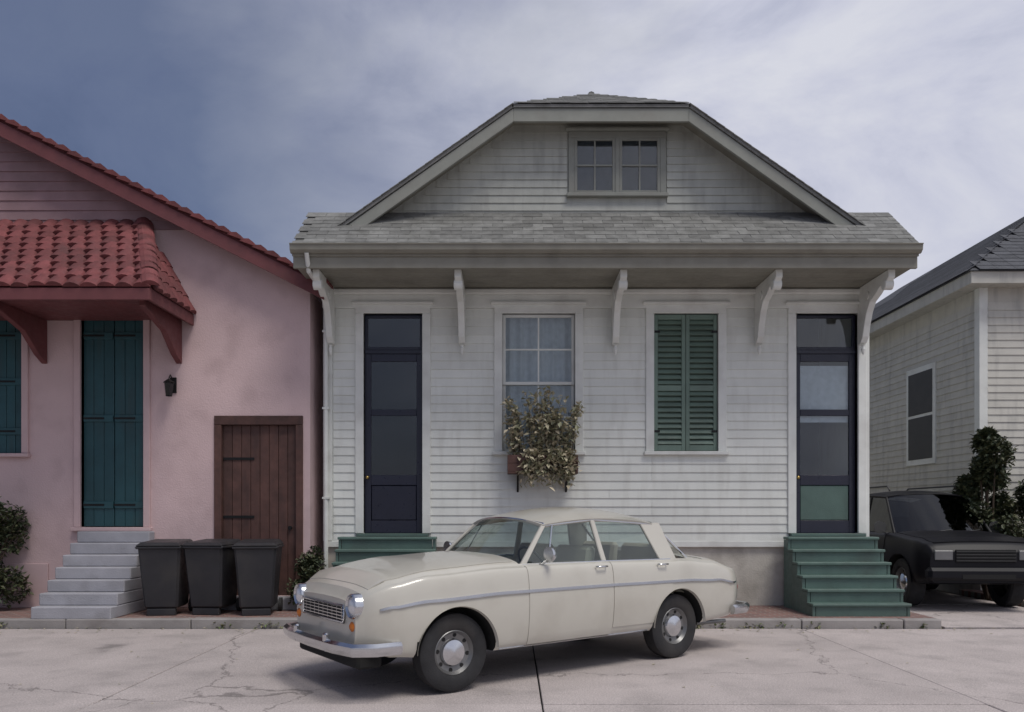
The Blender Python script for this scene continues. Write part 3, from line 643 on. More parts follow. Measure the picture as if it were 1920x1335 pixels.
for r in range(20):      # courses of the side slope, each a run of shingles with a butt edge
    q = r * .2 / nl2; ya = NY - EO - .05 + q * (3.2 + EO + .05) + .08; yb = 28.6 - q * 3.6
    y_ = ya
    while y_ < min(yb, 21.5):
        ln = random.uniform(.8, 1.3); link('shingle', shingle_mesh(1.0, .25, .012, 'shingle_dark'), nr, (NX0 - EO - .07 + q * (nrx - NX0 + EO), y_ + .5, NE + .21 + q * 2.6), (na2 - .03, 0, R(-90))); y_ += 1.004
nw = bpy.data.objects.new('window', None); COL.objects.link(nw); nw.parent = NH
for yy in (16.6, 20.2):
    fr = MB().box(NX0 - .05, NX0 - .004, yy - .1, yy + 1.1, 2.6, 4.7).build('window_frame', 'trim_paint', nw, bevel=.006)
    MB().box(NX0 - .056, NX0 - .052, yy, yy + 1.0, 2.72, 3.62).build('pane', 'dash', fr); MB().box(NX0 - .056, NX0 - .052, yy, yy + 1.0, 3.68, 4.58).build('pane', 'dash', fr)
nw2 = bpy.data.objects.new('front_window', None); COL.objects.link(nw2); nw2.parent = NH
for wx in (10.62, 12.9):
    casing(nw2, wx, wx + 1.05, 2.42, 4.62, NY, 'trim_paint', .13)
    for a_, b_ in ((2.42, 3.54), (3.5, 4.62)): sash(nw2, wx, wx + 1.05, a_ + .002, b_ - .002, NY - (.042 if a_ > 3 else .020) - .02, 'trim_paint', 2, 1)
    MB().box(wx, wx + 1.05, NY - .010, NY - .003, 2.42, 4.62).build('blind', 'shingle_dark', nw2)  # dark backing painted as the room's shade behind the sashes, no blind hangs here
z = 2.3
while z < 4.75:
    board(nf, 11.82, 12.76, z, .14, NY, 'neighbour_paint'); board(nf, 14.1, NX1, z, .14, NY, 'neighbour_paint'); z += .14
# back fence closing the driveway
BF = thing('board_fence', 'weathered wooden board fence across the far end of the driveway', 'fence', (0, 23.2, 0))
for i in range(21): box('board', 'fence_wood', BF, 5.62 + i * .15, 5.62 + i * .15 + .142, random.uniform(-.006, .006), .03, .03, 2.1 + random.uniform(-.03, .02), .004)
for z in (.5, 1.7): box('rail', 'fence_wood', BF, 5.6, 8.76, .032, .08, z, z + .09)

# ------------------------------------------------------------------ cars
def interp(tab, u):
    if u <= tab[0][0]: return tab[0][1]
    for (a, x), (b_, y) in zip(tab, tab[1:]):
        if u <= b_:
            t = (u - a) / (b_ - a); t = t * t * (3 - 2 * t); return x + (y - x) * t
    return tab[-1][1]
def make_car(P):
    C = thing(P['name'], P['label'], 'car', P['loc'], P['yaw'])
    pm, gl = P['paint'], P['glass']
    Wd, Zb, Zs, Zc = P['W'], P['zb'], P['zs'], P['zc']
    u0, u1 = P['tail'], P['nose']; cab0, cab1 = P['cab']         # cab0 rear, cab1 front of the cabin well
    sect = P['sect']
    def halfp(u, t, top=None):
        w, zb, zs = interp(Wd, u), interp(Zb, u), interp(Zs, u); zc = interp(Zc, u) if top is None else top
        pts = [(a * w, zb + b_ * (zs - zb)) for a, b_ in sect] + [(w * .90, zs + .012), (w * .80, zs + (zc - zs) * .45 + .012), (w * .45, zs + (zc - zs) * .9 + .012), (0, zc + .012)]
        k = len(pts) - 1; s_ = t * k; i = min(int(s_), k - 1); f_ = s_ - i
        def g(j): return pts[max(0, min(k, j))]
        r_ = []
        for c in (0, 1):
            p0, p1, p2, p3 = g(i - 1)[c], g(i)[c], g(i + 1)[c], g(i + 2)[c]
            r_.append(.5 * (2 * p1 + (p2 - p0) * f_ + (2 * p0 - 5 * p1 + 4 * p2 - p3) * f_ ** 2 + (3 * p1 - p0 - 3 * p2 + p3) * f_ ** 3))
        return r_
    K = len(sect) + 3; TB = len(sect) / K          # t of the belt edge
    def pt(u, t, side, off=0):
        v, z = halfp(u, t)
        if off:
            e = 1e-3; v2, z2 = halfp(u, min(1, t + e)); v1, z1 = halfp(u, max(0, t - e)); dv, dz = v2 - v1, z2 - z1; ln = math.hypot(dv, dz) or 1
            v += off * dz / ln; z -= off * dv / ln
        return Vector((u, side * max(v, 0), z))
    # body shell as one closed loft
    us = [u0, u0 + .02, u0 + .06, u0 + .14]; x = u0 + .26
    while x < u1 - .2: us.append(x); x += .11
    us += [u1 - .14, u1 - .06, u1 - .02, u1]
    us = sorted([q for q in us if abs(q - cab0) > .03 and abs(q - cab1) > .03] + [cab0 - .004, cab0 + .004, cab1 - .004, cab1 + .004])
    nt_ = 44; v = []; f = []; mi_ = []
    ring = 2 * nt_
    for u in us:
        cabin = cab0 < u < cab1
        row = []
        for s_ in (1, -1):
            r_ = []
            for j in range(nt_ + 1):
                t = j / nt_; q = pt(u, t, s_)
                if cabin and t > TB + .02: q.z = P['well'] if t > TB + .05 else q.z
                r_.append(q)
            row += r_ if s_ == 1 else r_[::-1][1:-1]
        v += row
    for i in range(len(us) - 1):
        for j in range(ring):
            f.append((i * ring + j, i * ring + (j + 1) % ring, (i + 1) * ring + (j + 1) % ring, (i + 1) * ring + j))
    f += [tuple(range(ring)), tuple(range((len(us) - 1) * ring, len(us) * ring))[::-1]]
    me = bpy.data.meshes.new('body'); me.from_pydata(v, [], f)
    bm = bmesh.new(); bm.from_mesh(me); bmesh.ops.recalc_face_normals(bm, faces=bm.faces); bm.to_mesh(me); bm.free()
    body = link('body', me, C); me.materials.append(M[pm]); me.materials.append(M['underseal']); me.materials.append(M['seat_vinyl'])
    wr_, tw = P['wheel_r'], P['tyre_w']; ar = wr_ + .055
    cut = MB()
    for ua in P['axles']:
        for s_ in (1, -1): cut.lathe([(s_ * (P['track'] - tw - .06), 0), (s_ * (P['track'] - tw - .06), ar), (s_ * 1.3, ar), (s_ * 1.3, 0)], 40, 'y', (ua, 0, wr_ + .01))
    co_ = cut.build('cutter', 'underseal')
    bm = bmesh.new(); bm.from_mesh(co_.data); bmesh.ops.remove_doubles(bm, verts=bm.verts, dist=1e-4); bmesh.ops.recalc_face_normals(bm, faces=bm.faces); bm.to_mesh(co_.data); bm.free()
    co_.parent = C
    md = body.modifiers.new('b', 'BOOLEAN'); md.operation = 'DIFFERENCE'; md.object = co_; md.solver = 'EXACT'
    bpy.context.view_layer.update(); dg = bpy.context.evaluated_depsgraph_get()
    nm = bpy.data.meshes.new_from_object(body.evaluated_get(dg)); body.modifiers.clear(); body.data = nm
    for p_ in nm.polygons:
        c = p_.center; p_.material_index = 0
        for ua in P['axles']:
            if math.hypot(c.x - ua, c.z - wr_ - .01) < ar + .004 and abs(c.y) < interp(Wd, ua) - .012 : p_.material_index = 1
        if p_.normal.z < -.75 and c.z < .35: p_.material_index = 1
        if cab0 < c.x < cab1 and (c.z < interp(Zs, c.x) - .03) and abs(c.y) < interp(Wd, c.x) * .85 and p_.normal.z > -.5 and c.z > .35: p_.material_index = 2
    nm.shade_smooth(); nm.set_sharp_from_angle(angle=R(32))
    # panels: real sheets standing just proud of the shell, so their gaps are real edges
    def panel(name, ua, ub, ta, tb, side, off=.007, parent=C, m_=pm, both=False, nu=22, nv=14):
        def fn(i, j, o_):
            u = ua + (ub - ua) * i / nu
            if both:
                w = -1 + 2 * j / nv; t = 1 - (1 - ta) * abs(w); q = pt(u, t, 1 if w > 0 else -1, o_); return q
            return pt(u, ta + (tb - ta) * j / nv, side, o_)
        mb = MB(); top = [fn(i, j, off) for i in range(nu + 1) for j in range(nv + 1)]; st_ = nv + 1
        mb.v = [tuple(q) for q in top]; mb.f = [(i * st_ + j, (i + 1) * st_ + j, (i + 1) * st_ + j + 1, i * st_ + j + 1) for i in range(nu) for j in range(nv)]
        rim = [(i, 0) for i in range(nu)] + [(nu, j) for j in range(nv)] + [(i, nv) for i in range(nu, 0, -1)] + [(0, j) for j in range(nv, 0, -1)]
        b0 = len(mb.v); mb.v += [tuple(fn(i, j, -.004)) for i, j in rim]; k = len(rim)
        mb.f += [(rim[a][0] * st_ + rim[a][1], rim[(a + 1) % k][0] * st_ + rim[(a + 1) % k][1], b0 + (a + 1) % k, b0 + a) for a in range(k)]
        return mb.build(name, m_, parent, smooth='angle')
    for s_ in (1, -1):
        for (ua, ub, ta) in P['doors']:
            dr_ = panel('door', ua, ub, ta, TB - .004, s_)
            if ua < P['axles'][1] + ar:
                md = dr_.modifiers.new('b', 'BOOLEAN'); md.operation = 'DIFFERENCE'; md.object = co_; md.solver = 'EXACT'
                bpy.context.view_layer.update(); q = bpy.data.meshes.new_from_object(dr_.evaluated_get(bpy.context.evaluated_depsgraph_get())); dr_.modifiers.clear(); dr_.data = q
                bm = bmesh.new(); bm.from_mesh(q); bmesh.ops.delete(bm, geom=[f_ for f_ in bm.faces if math.hypot(f_.calc_center_median().x - P['axles'][1], f_.calc_center_median().z - wr_ - .01) < ar - .002], context='FACES'); bm.to_mesh(q); bm.free()
            q = pt(ua + .14, TB * .84, s_, .02); MB().tube([q + Vector((-.05, 0, 0)), q + Vector((-.045, s_ * .03, 0)), q + Vector((.075, s_ * .03, 0)), q + Vector((.08, 0, 0))], .009, 8).build('handle', 'chrome', dr_, smooth=True)
        if P.get('strip'):
            panel('side_strip', u0 + .16, u1 - .16, P['strip'], P['strip'] + .016, s_, .014, C, 'chrome', nu=60, nv=2)
        panel('sill_trim', P['axles'][1] + ar + .05, P['axles'][0] - ar - .05, P['sill_t'], P['sill_t'] + .02, s_, .010, C, 'chrome' if P.get('strip') else 'rubber', nu=30, nv=2)
    bpy.data.objects.remove(co_)
    panel('hood', cab1 + P['cowl'], u1 - .12, P['hood_t'], 1, 0, .007, both=True, nu=24, nv=28)
    if P.get('trunk'): panel('trunk_lid', u0 + .12, cab0 - .30, P['hood_t'], 1, 0, .007, both=True, nu=12, nv=28)
    # wheels
    for ua in P['axles']:
        for s_ in (1, -1):
            Wh = bpy.data.objects.new('wheel', None); COL.objects.link(Wh); Wh.parent = C; Wh.location = (ua, s_ * (P['track'] - tw / 2), wr_); Wh.rotation_euler = (0, random.uniform(0, 6), 0)
            h = tw / 2; r0 = P['rim_r']
            MB().lathe([(-h * .8, r0), (-h, r0 + .03), (-h, wr_ - .035), (-h * .8, wr_ - .006), (-h * .3, wr_), (h * .3, wr_), (h * .8, wr_ - .006), (h, wr_ - .035), (h, r0 + .03), (h * .8, r0), (-h * .8, r0)], 40, 'y').build('tyre', 'rubber', Wh, smooth='angle')
            MB().lathe([(s_ * h * .78, r0 + .004), (s_ * h * .86, r0 - .006), (s_ * h * .5, r0 - .03), (s_ * h * .42, r0 * .62), (s_ * h * .6, r0 * .5), (s_ * h * .4, 0)], 36, 'y').build('rim', 'wheel_steel', Wh, smooth='angle')
            MB().lathe([(s_ * h * .5, r0 * .62), (s_ * h * .72, r0 * .56), (s_ * h * .84, r0 * .3), (s_ * h * .9, 0)], 28, 'y').build('hubcap', 'chrome', Wh, smooth='angle')
            for k in range(8):
                a = k * math.pi / 4; MB().lathe([(s_ * h * .40, .022), (s_ * h * .50, .020), (s_ * h * .50, 0)], 8, 'y', (r0 * .78 * math.cos(a), 0, r0 * .78 * math.sin(a))).build('vent_hole', 'underseal', Wh)
            MB().grid(lambda a_, b_: (ua + (ar + .004 - .01 * b_) * math.cos(math.pi * (a_ * .98 + .01)), s_ * (interp(Wd, ua + ar * math.cos(math.pi * a_)) * 1.0 + .012 - .03 * b_), wr_ + .01 + (ar + .004 - .01 * b_) * math.sin(math.pi * (a_ * .98 + .01))), 28, 2).build('arch_lip', pm, C, smooth=True)
    # greenhouse
    G = P['green']; rz, re = P['roof_z'], P['roof_e']; rv = P['roof_v']
    def belt(u, s_): q = pt(u, TB, s_); q.y *= .965; q.z += .004; return q
    def rpt(u, s_): return Vector((u, s_ * rv, re - P.get('roof_drop', .03) * ((u - (G['at'] + G['ct']) / 2) / ((G['at'] - G['ct']) / 2)) ** 2))
    ru0, ru1 = G['ct'], G['at']
    def roof_fn(a_, b_):
        u = ru0 - .03 + (ru1 - ru0 + .06) * a_; w = -1 + 2 * b_
        e = rpt(u, 1); cr_ = (rz - re) * (1 - abs(w) ** 2.4) * (1 - .35 * abs(2 * a_ - 1) ** 3)
        return (u + .07 * (1 - w * w) * (1 if a_ > .5 else -1) * abs(2 * a_ - 1) ** 6, w * (rv + .012), e.z + cr_ + .012)
    top = MB().grid(roof_fn, 20, 16); kk = len(top.v)
    top.grid(lambda a_, b_: (roof_fn(a_, b_)[0] * .995, roof_fn(a_, b_)[1] * .97, roof_fn(a_, b_)[2] - .035), 20, 16)
    st_ = 17; rim = [(i, 0) for i in range(20)] + [(20, j) for j in range(16)] + [(i, 16) for i in range(20, 0, -1)] + [(0, j) for j in range(16, 0, -1)]
    idx = [a_ * st_ + b_ for a_, b_ in rim]; top.f += [(idx[i], idx[(i + 1) % len(idx)], idx[(i + 1) % len(idx)] + kk, idx[i] + kk) for i in range(len(idx))]
    rfo = top.build('roof', pm, C, smooth='angle')
    def strip(name, a, b_, wa, wb, m_=pm, th=.035, parent=C):     # pillar: from a (bottom) to b_ (top), width along u
        s_ = 1 if a.y > 0 else -1; i_ = Vector((0, -s_ * th, 0))
        q = [a + Vector((wa / 2, 0, -.03)), a + Vector((-wa / 2, 0, -.03)), b_ + Vector((-wb / 2, 0, .015)), b_ + Vector((wb / 2, 0, .015))]
        return MB().prism(q, i_).build(name, m_, parent, bevel=.008)
    for s_ in (1, -1):
        A0, A1 = belt(G['ab'], s_), rpt(G['at'], s_); B0, B1 = belt(G['bb'], s_), rpt(G['bt'], s_); C0, C1 = belt(G['cb'], s_), rpt(G['ct'], s_)
        strip('pillar', A0, A1, .07, .05); strip('pillar', B0, B1, .07, .06); strip('pillar', C0, C1, G['cw'], G['cw2'])
        def side_glass(p0, p1, q0, q1, nm_):
            ins = Vector((0, -s_ * .015, 0)); n_ = Vector((0, -s_ * .004, 0))
            MB().prism([p0 + ins + Vector((0, 0, -.02)), p1 + ins + Vector((0, 0, -.02)), q1 + ins + Vector((0, 0, .01)), q0 + ins + Vector((0, 0, .01))], n_).build(nm_, gl, C)
            MB().tube([p0 + Vector((0, s_ * .004, .004)), p1 + Vector((0, s_ * .004, .004))], .009, 6).build('belt_trim', 'chrome' if P.get('strip') else 'rubber', C)
            MB().tube([q0, q1], .008, 6).build('drip_rail', 'chrome' if P.get('strip') else 'rubber', C)
        side_glass(A0, B0, A1, B1, 'side_window'); side_glass(B0, C0, B1, C1, 'side_window')
        if G.get('vent'):
            t0 = A0.lerp(B0, .30); t1 = A1.lerp(B1, .16); strip('vent_post', t0, t1, .018, .018, 'chrome', .014)
        if G.get('db'):
            D0, D1 = belt(G['db'], s_), rpt(G['dt'], s_); strip('pillar', D0, D1, .08, .07); side_glass(C0, D0, C1, D1, 'side_window')
        mir = bpy.data.objects.new('mirror', None); COL.objects.link(mir); mir.parent = C; q = belt(G['ab'] - .22, s_)
        mir.location = q + Vector((0, s_ * .14, .10))
        ms = P.get('mirror', 1.)
        MB().lathe([(-.05 * ms, 0), (-.045 * ms, .05 * ms), (-.01, .075 * ms), (.012, .075 * ms), (.012, 0)][::-1], 18, 'x').build('shell', 'chrome' if P.get('strip') else 'dash', mir, smooth='angle')
        MB().tube([(0, 0, -.03), (.01, -s_ * .10, -.095), (.02, -s_ * .15, -.10)], .012, 6).build('stalk', 'chrome' if P.get('strip') else 'dash', mir)
    def screen(ub, ut, bulge, nm_, inset):
        a, b_ = belt(ub, 1), rpt(ut, 1); 
        def fn(i, j):
            w = -1 + 2 * j; lo = Vector((ub + bulge * (1 - w * w), w * (a.y - inset), a.z - .015)); hi = Vector((ut + bulge * .55 * (1 - w * w), w * (b_.y - inset * .6), b_.z + .018 + (rz - re) * .45 * (1 - w * w)))
            return lo.lerp(hi, i)
        s0 = MB().grid(fn, 6, 20).build(nm_, gl, C, smooth=True)
        MB().tube([fn(0, j / 16) for j in range(17)] , .014, 6).build('seal', 'rubber', s0); MB().tube([fn(1, j / 16) for j in range(17)], .012, 6).build('seal', 'chrome' if P.get('strip') else 'rubber', s0)
        for j in (0, 1): MB().tube([fn(0, j), fn(1, j)], .014, 6).build('seal', 'chrome' if P.get('strip') else 'rubber', s0)
        return fn, s0
    wf, ws = screen(G['ab'], G['at'], .20, 'windscreen', .03)
    last_b, last_t = (G['db'], G['dt']) if G.get('db') else (G['rb'], G['rt'])
    screen(last_b - .02, last_t - .02, -.16, 'rear_window', .05)
    for j in (.30, .62):
        w0 = Vector(wf(.02, j)) + Vector((.02, 0, .012)); w1 = Vector(wf(.10, j + .24)) + Vector((.03, 0, .012)); MB().tube([w0, w0 + Vector((.02, 0, .02)), w1], .007, 5).build('wiper', 'dash', C)
    # interior
    zf = P['well']
    sm = P.get('seat_mat', 'seat_vinyl')
    for us_ in P['seats']:
        for w0, w1 in ((-.62, -.06), (.06, .62)):
            st2 = MB().box(us_ - .25, us_ + .25, w0, w1, zf, zf + .22).build('seat', sm, C, bevel=.05)
            MB().prism([(us_ - .40, w0, zf + .2), (us_ - .24, w0, zf + .2), (us_ - .34, w0, zf + .72), (us_ - .46, w0, zf + .72)], (0, w1 - w0, 0)).build('backrest', sm, st2, bevel=.035)
    MB().prism([(cab1 - .02, -.70, zf + .05), (cab1 - .34, -.70, zf + .15), (cab1 - .30, -.70, interp(Zs, cab1) - .01), (cab1 - .02, -.70, interp(Zs, cab1))], (0, 1.40, 0)).build('dashboard', sm, C, bevel=.03)
    sw = MB(); cw_ = Vector((cab1 - .48, .36, interp(Zs, cab1) - .0)); nrm = Vector((-.85, 0, .5)).normalized(); e1 = Vector((0, 1, 0)); e2 = nrm.cross(e1)
    sw.tube([cw_ + (e1 * math.cos(a * math.pi / 12) + e2 * math.sin(a * math.pi / 12)) * .19 for a in range(25)], .012, 6); sw.tube([cw_ - e1 * .19, cw_, cw_ + e1 * .19], .01, 5); sw.tube([cw_, cw_ - nrm * .3], .02, 6)
    sw.build('steering_wheel', 'dash', C)
    return C, pt, TB
SE = [(.0, 0), (.80, 0), (.93, .03), (.975, .16), (1.0, .42), (1.0, .66), (.985, .86), (.955, .985)]
yaw = math.atan2(-.586, -.81)
car, cpt, TB = make_car(dict(name='parked_sedan', label='old cream white four door sedan with chrome bumper parked askew on the street', loc=(.17, 8.55, .002), yaw=yaw, paint='cream_car', glass='car_glass',
    tail=-2.62, nose=2.30, cab=(-1.62, .70), well=.52, sect=SE,
    W=[(-2.62, .66), (-2.52, .76), (-2.3, .84), (-1.9, .875), (-.6, .90), (.9, .90), (1.7, .88), (2.02, .84), (2.20, .77), (2.30, .66)],
    zb=[(-2.62, .46), (-2.3, .38), (-1.5, .335), (1.6, .325), (2.0, .36), (2.30, .46)],
    zs=[(-2.62, .84), (-2.45, .93), (-2.0, 1.02), (-1.5, 1.06), (-.2, 1.075), (.9, 1.075), (1.7, 1.035), (2.05, .97), (2.22, .89), (2.30, .80)],
    zc=[(-2.62, .86), (-2.45, .97), (-2.0, 1.08), (-1.6, 1.12), (-1.0, 1.12), (.8, 1.175), (1.5, 1.145), (2.0, 1.06), (2.22, .95), (2.30, .84)],
    wheel_r=.35, tyre_w=.18, rim_r=.20, axles=(1.42, -1.40), track=.82, doors=[(-.40, .66, .20), (-1.28, -.41, .26)], strip=.468, sill_t=.165, hood_t=.80, cowl=.06, trunk=True,
    roof_z=1.635, roof_e=1.515, roof_v=.62, roof_drop=.055, seats=(.02, -.95),
    green=dict(ab=.66, at=.26, bb=-.40, bt=-.36, cb=-1.36, ct=-1.20, cw=.26, cw2=.30, rb=-1.72, rt=-1.24, vent=True)))
# front of the sedan: grille, lamps, bumper
def front_face(C):
    un = 2.30
    for s_ in (1, -1):
        hl_ = MB().lathe([(-.10, .11), (.035, .108), (.05, .098), (.035, .085), (.02, .085)], 28, 'x', (un - .03, s_ * .60, .80)).build('headlight', 'chrome', C, smooth='angle')
        MB().lathe([(.02, .086), (.045, .06), (.055, .03), (.058, 0)], 24, 'x', (un - .03, s_ * .60, .80)).build('lens', 'lens', hl_, smooth=True)
        il = MB().lathe([(-.05, .042), (.02, .042), (.034, .025), (.038, 0)], 18, 'x', (un - .015, s_ * .60, .63)).build('indicator', 'amber', C, smooth='angle')
    gr = MB().box(un - .02, un + .006, -.44, .44, .655, .785).build('grille', 'underseal', C)
    MB().tube([(un + .012, -.45, .65), (un + .012, .45, .65), (un + .012, .46, .72), (un + .012, .45, .79), (un + .012, -.45, .79), (un + .012, -.46, .72), (un + .012, -.45, .65)], .013, 8).build('surround', 'chrome', gr, smooth=True)
    for k in range(4): box('bar', 'chrome', gr, un + .004, un + .016, -.44, .44, .672 + k * .028, .680 + k * .028)
    for k in range(9): box('bar', 'chrome', gr, un + .002, un + .010, -.40 + k * .1 - .004, -.40 + k * .1 + .004, .655, .785)
    def bum(sign, ub, wv, z0, nm_):
        prof = [(0, -.055), (.045, -.05), (.065, -.01), (.06, .03), (.03, .055), (0, .05)]
        path = [Vector((ub - .34, -wv - .035, 0)), Vector((ub - .12, -wv - .03, 0)), Vector((ub + .02, -wv + .05, 0)), Vector((ub + .07, -wv * .6, 0)), Vector((ub + .085, 0, 0)), Vector((ub + .07, wv * .6, 0)), Vector((ub + .02, wv - .05, 0)), Vector((ub - .12, wv + .03, 0)), Vector((ub - .34, wv + .035, 0))]
        v = []; f = []; k = len(prof)
        for i, q in enumerate(path):
            t = (path[min(i + 1, 8)] - path[max(i - 1, 0)]).normalized(); o_ = Vector((t.y, -t.x, 0))
            v += [q + o_ * a + Vector((0, 0, z0 + b_)) for a, b_ in prof]
        v = [Vector((q.x if sign > 0 else 2 * 0 - q.x, q.y, q.z)) for q in v]
        for i in range(8): f += [(i * k + j, i * k + (j + 1) % k, (i + 1) * k + (j + 1) % k, (i + 1) * k + j) for j in range(k)]
        f += [tuple(range(k)), tuple(range(8 * k, 9 * k))]; mb = MB(); mb.add(v, f); b0 = mb.build(nm_, 'chrome', C, smooth='angle')
        return b0
    bf = bum(1, un + .02, .80, .455, 'front_bumper'); bum(-1, 2.64, .80, .47, 'rear_bumper')
    for s_ in (1, -1): MB().box(un + .10, un + .15, s_ * .34 - .03, s_ * .34 + .03, .40, .56).build('overrider', 'chrome', bf, bevel=.015)
    MB().box(un - .25, un - .02, -.66, .66, .27, .40).build('valance', 'underseal', C, bevel=.02)
    for s_ in (1, -1):
        tl = MB().lathe([(.06, .07), (-.02, .07), (-.04, .04), (-.045, 0)], 20, 'x', (-2.62, s_ * .60, .70)).build('tail_light', 'red_lens', C, smooth='angle')
    MB().tube([(-2.2, .4, .27), (-2.72, .4, .26)], .025, 10).build('exhaust', 'wheel_steel', C)
front_face(car)

SE2 = [(.0, 0), (.82, 0), (.94, .03), (.985, .15), (1.0, .40), (1.0, .68), (.985, .88), (.955, .985)]
suv, spt, TB2 = make_car(dict(name='parked_suv', label='black sport utility vehicle parked nose out on the driveway', loc=(7.5, 14.75, .027), yaw=R(-93), paint='dark_car', glass='tinted_glass',
    tail=-2.35, nose=2.30, cab=(-2.10, .95), well=.75, sect=SE2,
    W=[(-2.35, .88), (-2.2, .94), (-1, .97), (1, .97), (2.0, .94), (2.30, .84)], zb=[(-2.35, .48), (-1.5, .38), (1.6, .38), (2.30, .46)],
    zs=[(-2.35, 1.15), (-1.5, 1.2), (.9, 1.18), (1.9, 1.12), (2.18, 1.06), (2.30, .92)], zc=[(-2.35, 1.16), (-1.5, 1.21), (.9, 1.24), (1.9, 1.17), (2.2, 1.09), (2.30, .93)],
    wheel_r=.40, tyre_w=.26, rim_r=.24, axles=(1.42, -1.42), track=.93, doors=[(-.30, .86, .20), (-1.0, -.31, .24)], sill_t=.15, hood_t=.80, cowl=.06,
    roof_z=1.96, roof_e=1.86, roof_v=.72, seats=(.1, -.9), seat_mat='dash', mirror=1.5,
    green=dict(ab=.95, at=.30, bb=-.36, bt=-.33, cb=-1.25, ct=-1.25, cw=.10, cw2=.10, rb=-2.1, rt=-1.9, db=-2.1, dt=-1.95)))
# the roof of the vehicle runs to its last pillar
MB().grid(lambda a, b_: (-2.02 + .82 * a, (-1 + 2 * b_) * .72, 1.855 + .10 * (1 - abs(-1 + 2 * b_) ** 2.4) * (.75 + .25 * a)), 8, 14).build('rear_roof', 'dark_car', suv, smooth=True)
g = MB().box(2.28, 2.315, -.46, .46, .78, .98).build('grille', 'underseal', suv, bevel=.01)
for k in range(4): box('bar', 'dash', g, 2.312, 2.325, -.45, .45, .80 + k * .048, .812 + k * .048)
for s_ in (1, -1):
    h_ = MB().box(2.16, 2.312, s_ * .64 - .16, s_ * .64 + .16, .80, .98).build('headlight', 'dash', suv, bevel=.03); MB().box(2.30, 2.318, s_ * .64 - .14, s_ * .64 + .14, .815, .965).build('lens', 'wheel_steel', h_, bevel=.008)
    MB().tube([(-1.9, s_ * .60, 2.0), (-1.8, s_ * .60, 2.04), (.1, s_ * .60, 2.04), (.2, s_ * .60, 1.96)], .016, 8).build('roof_rail', 'dash', suv)
MB().box(2.20, 2.40, -.90, .90, .50, .70).build('front_bumper', 'dark_car', suv, bevel=.05)
MB().box(2.30, 2.405, -.40, .40, .53, .60).build('intake', 'underseal', suv)

# ------------------------------------------------------------------ wheeled bins, shrubs
def wheelie(loc, rz, label):
    B = thing('wheeled_bin', label, 'bin', loc, rz, 'wheeled bins by the pink wall')
    lo, hi = (.23, .26), (.29, .36); z0, z1 = .10, .98
    f = MB(); v = [(-lo[0], -lo[1], z0), (lo[0], -lo[1], z0), (lo[0], lo[1], z0), (-lo[0], lo[1], z0), (-hi[0], -hi[1], z1), (hi[0], -hi[1], z1), (hi[0], hi[1], z1), (-hi[0], hi[1], z1)]
    f.add(v, [(0,3,2,1),(4,5,6,7),(0,1,5,4),(1,2,6,5),(2,3,7,6),(3,0,4,7)]); f.build('body', 'bin_plastic', B, bevel=.03)
    MB().box(-.31, .31, -.385, .375, .955, .995).build('rim', 'bin_plastic', B, bevel=.012)
    MB().add([(-.31,-.40,.998),(.31,-.40,.998),(.31,.37,.998),(-.31,.37,.998),(-.26,-.33,1.045),(.26,-.33,1.045),(.26,.30,1.075),(-.26,.30,1.075)], [(0,3,2,1),(4,5,6,7),(0,1,5,4),(1,2,6,5),(2,3,7,6),(3,0,4,7)]).build('lid', 'bin_plastic', B, bevel=.012)
    MB().tube([(-.24, .36, .96), (-.24, .45, 1.0), (.24, .45, 1.0), (.24, .36, .96)], .016, 8).build('handle', 'bin_plastic', B)
    for s_ in (-1, 1): MB().lathe([(-.025, 0), (-.025, .10), (.025, .10), (.025, 0)], 20, 'x', (s_ * .27, .29, .10)).build('wheel', 'rubber', B)
    box('foot', 'bin_plastic', B, -.2, .2, -.255, -.18, 0, .10, .01)
    return B
wheelie((-5.02, 11.62, .119), R(6), 'dark wheeled bin beside the concrete steps')
wheelie((-4.36, 11.68, .119), R(-5), 'dark wheeled bin in the middle of the row of three')
wheelie((-3.68, 11.62, .119), R(9), 'dark wheeled bin in front of the brown plank door')
def shrub(name, label, loc, rx, rz_, n_, size, mats, seed, cat='shrub'):
    T = thing(name, label, cat, loc); r = random.Random(seed)
    blobs = [(r.uniform(-.5, .5) * rx, r.uniform(-.5, .5) * rx, rz_ * r.uniform(.2, .85), r.uniform(.3, .55)) for _ in range(16)]
    def sh(q):
        b_ = q.choice(blobs); w = rx * b_[3] * (1.1 - .5 * b_[2] / rz_)
        while True:
            x, y, z = q.uniform(-1, 1), q.uniform(-1, 1), q.uniform(-1, 1); d_ = x * x + y * y + z * z
            if .25 < d_ < 1: break
        return (b_[0] * (1.2 - .7 * b_[2] / rz_) + x * w, b_[1] + y * w, max(.03, b_[2] + z * w * 1.1))
    leaves('crown', mats, T, n_, sh, size, r)
    t = MB()
    for b_ in blobs: t.tube([(r.uniform(-.06, .06), r.uniform(-.06, .06), 0), (b_[0] * .5, b_[1] * .5, b_[2] * .55), (b_[0], b_[1], b_[2])], [.03, .02, .008], 6)
    t.build('stem', 'stem_bark', T); return T
shrub('shrub', 'dark evergreen shrub against the pink wall under the teal shuttered window', (-7.9, 11.75, .115), .75, 1.8, 6500, .085, LEAF, 11)
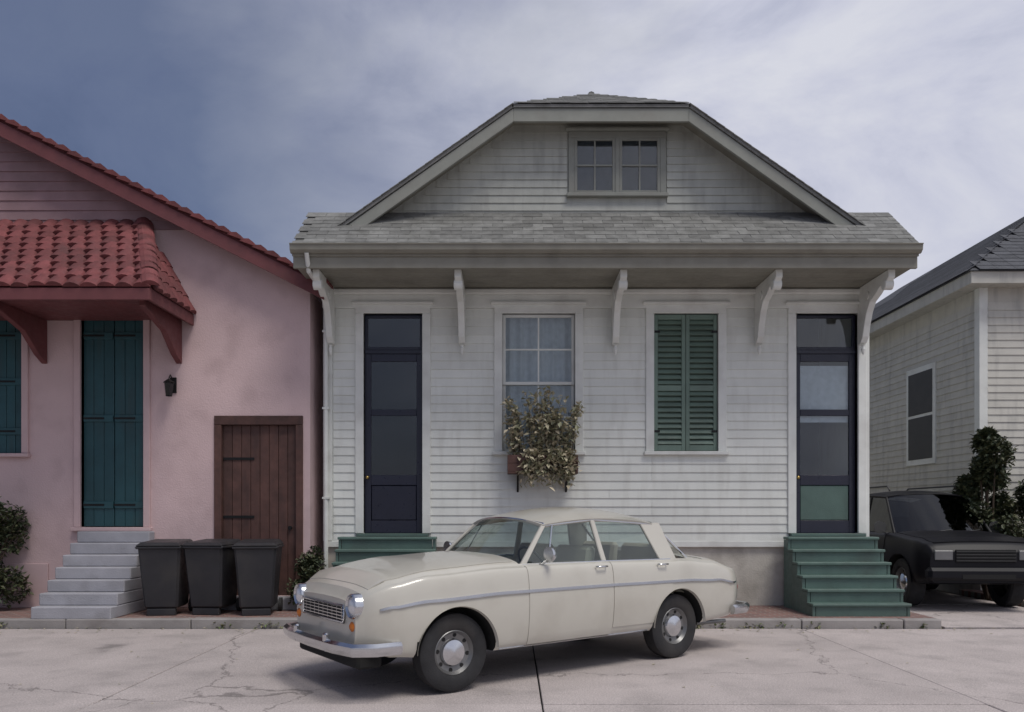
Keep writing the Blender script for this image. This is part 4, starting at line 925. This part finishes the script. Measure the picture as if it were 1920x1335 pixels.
shrub('shrub', 'tall dark shrub between the black vehicle and the grey house', (8.54, 14.3, .0), .66, 3.9, 14000, .095, LEAF, 12)
shrub('shrub', 'low dark shrub between the brown plank door and the downpipe', (-3.05, 12.0, .115), .34, 1.0, 2200, .07, LEAF, 13)
shrub('hedge', 'dark bushy hedge growing against the front of the grey house', (9.55, 14.3, .115), .72, 2.5, 11000, .09, LEAF, 21, 'hedge')
rg = random.Random(5)
def litter(r):
    if r.random() < .6: return (r.uniform(-9, 9), KY - r.random() ** 2 * .5, .006)
    return (r.uniform(-9, 6), r.uniform(KY + .2, 12.4), .122) if r.random() < .6 else (r.uniform(-8, 8), r.uniform(5, KY), .005)
def flat_leaves(name, mats, n_, shape, size, rng):
    v = []; f = []; mi_ = []
    for i in range(n_):
        c = Vector(shape(rng)); s_ = size * rng.uniform(.5, 1.3); a = rng.uniform(0, 6.28); q = Matrix.Rotation(a, 3, 'Z'); o = len(v)
        for p_ in ((0, 0, 0), (-.3, .45, .10), (0, 1, .02), (.3, .45, .12)): v.append(c + q @ (Vector(p_) * s_))
        f += [(o, o + 1, o + 2), (o, o + 2, o + 3)]; k = rng.randrange(3); mi_ += [k, k]
    me = bpy.data.meshes.new(name); me.from_pydata(v, [], f)
    for m_ in mats: me.materials.append(M[m_])
    me.polygons.foreach_set('material_index', mi_); return link(name, me)
o = flat_leaves('leaf_litter', DRY, 420, litter, .045, rg); o['kind'] = 'stuff'; tag(o, 'scattered dry leaves along the kerb and street', 'leaves')
def weedpos(r):
    k = r.choice(weeds); return (k + r.gauss(0, .06), KY - .015 + r.gauss(0, .012), r.random() * .07)
weeds = [rg.uniform(-9, 9) for _ in range(26)]
for i, c in enumerate([(.11, .15, .05), (.15, .18, .07), (.18, .17, .09)]): mat('weed_%d' % i, c, .6, var=.2, scale=20)
w = leaves('weeds', ['weed_0', 'weed_1', 'weed_2'], None, 520, weedpos, .05, rg); w['kind'] = 'stuff'; tag(w, 'small green weeds growing in the joint below the kerb', 'weeds')
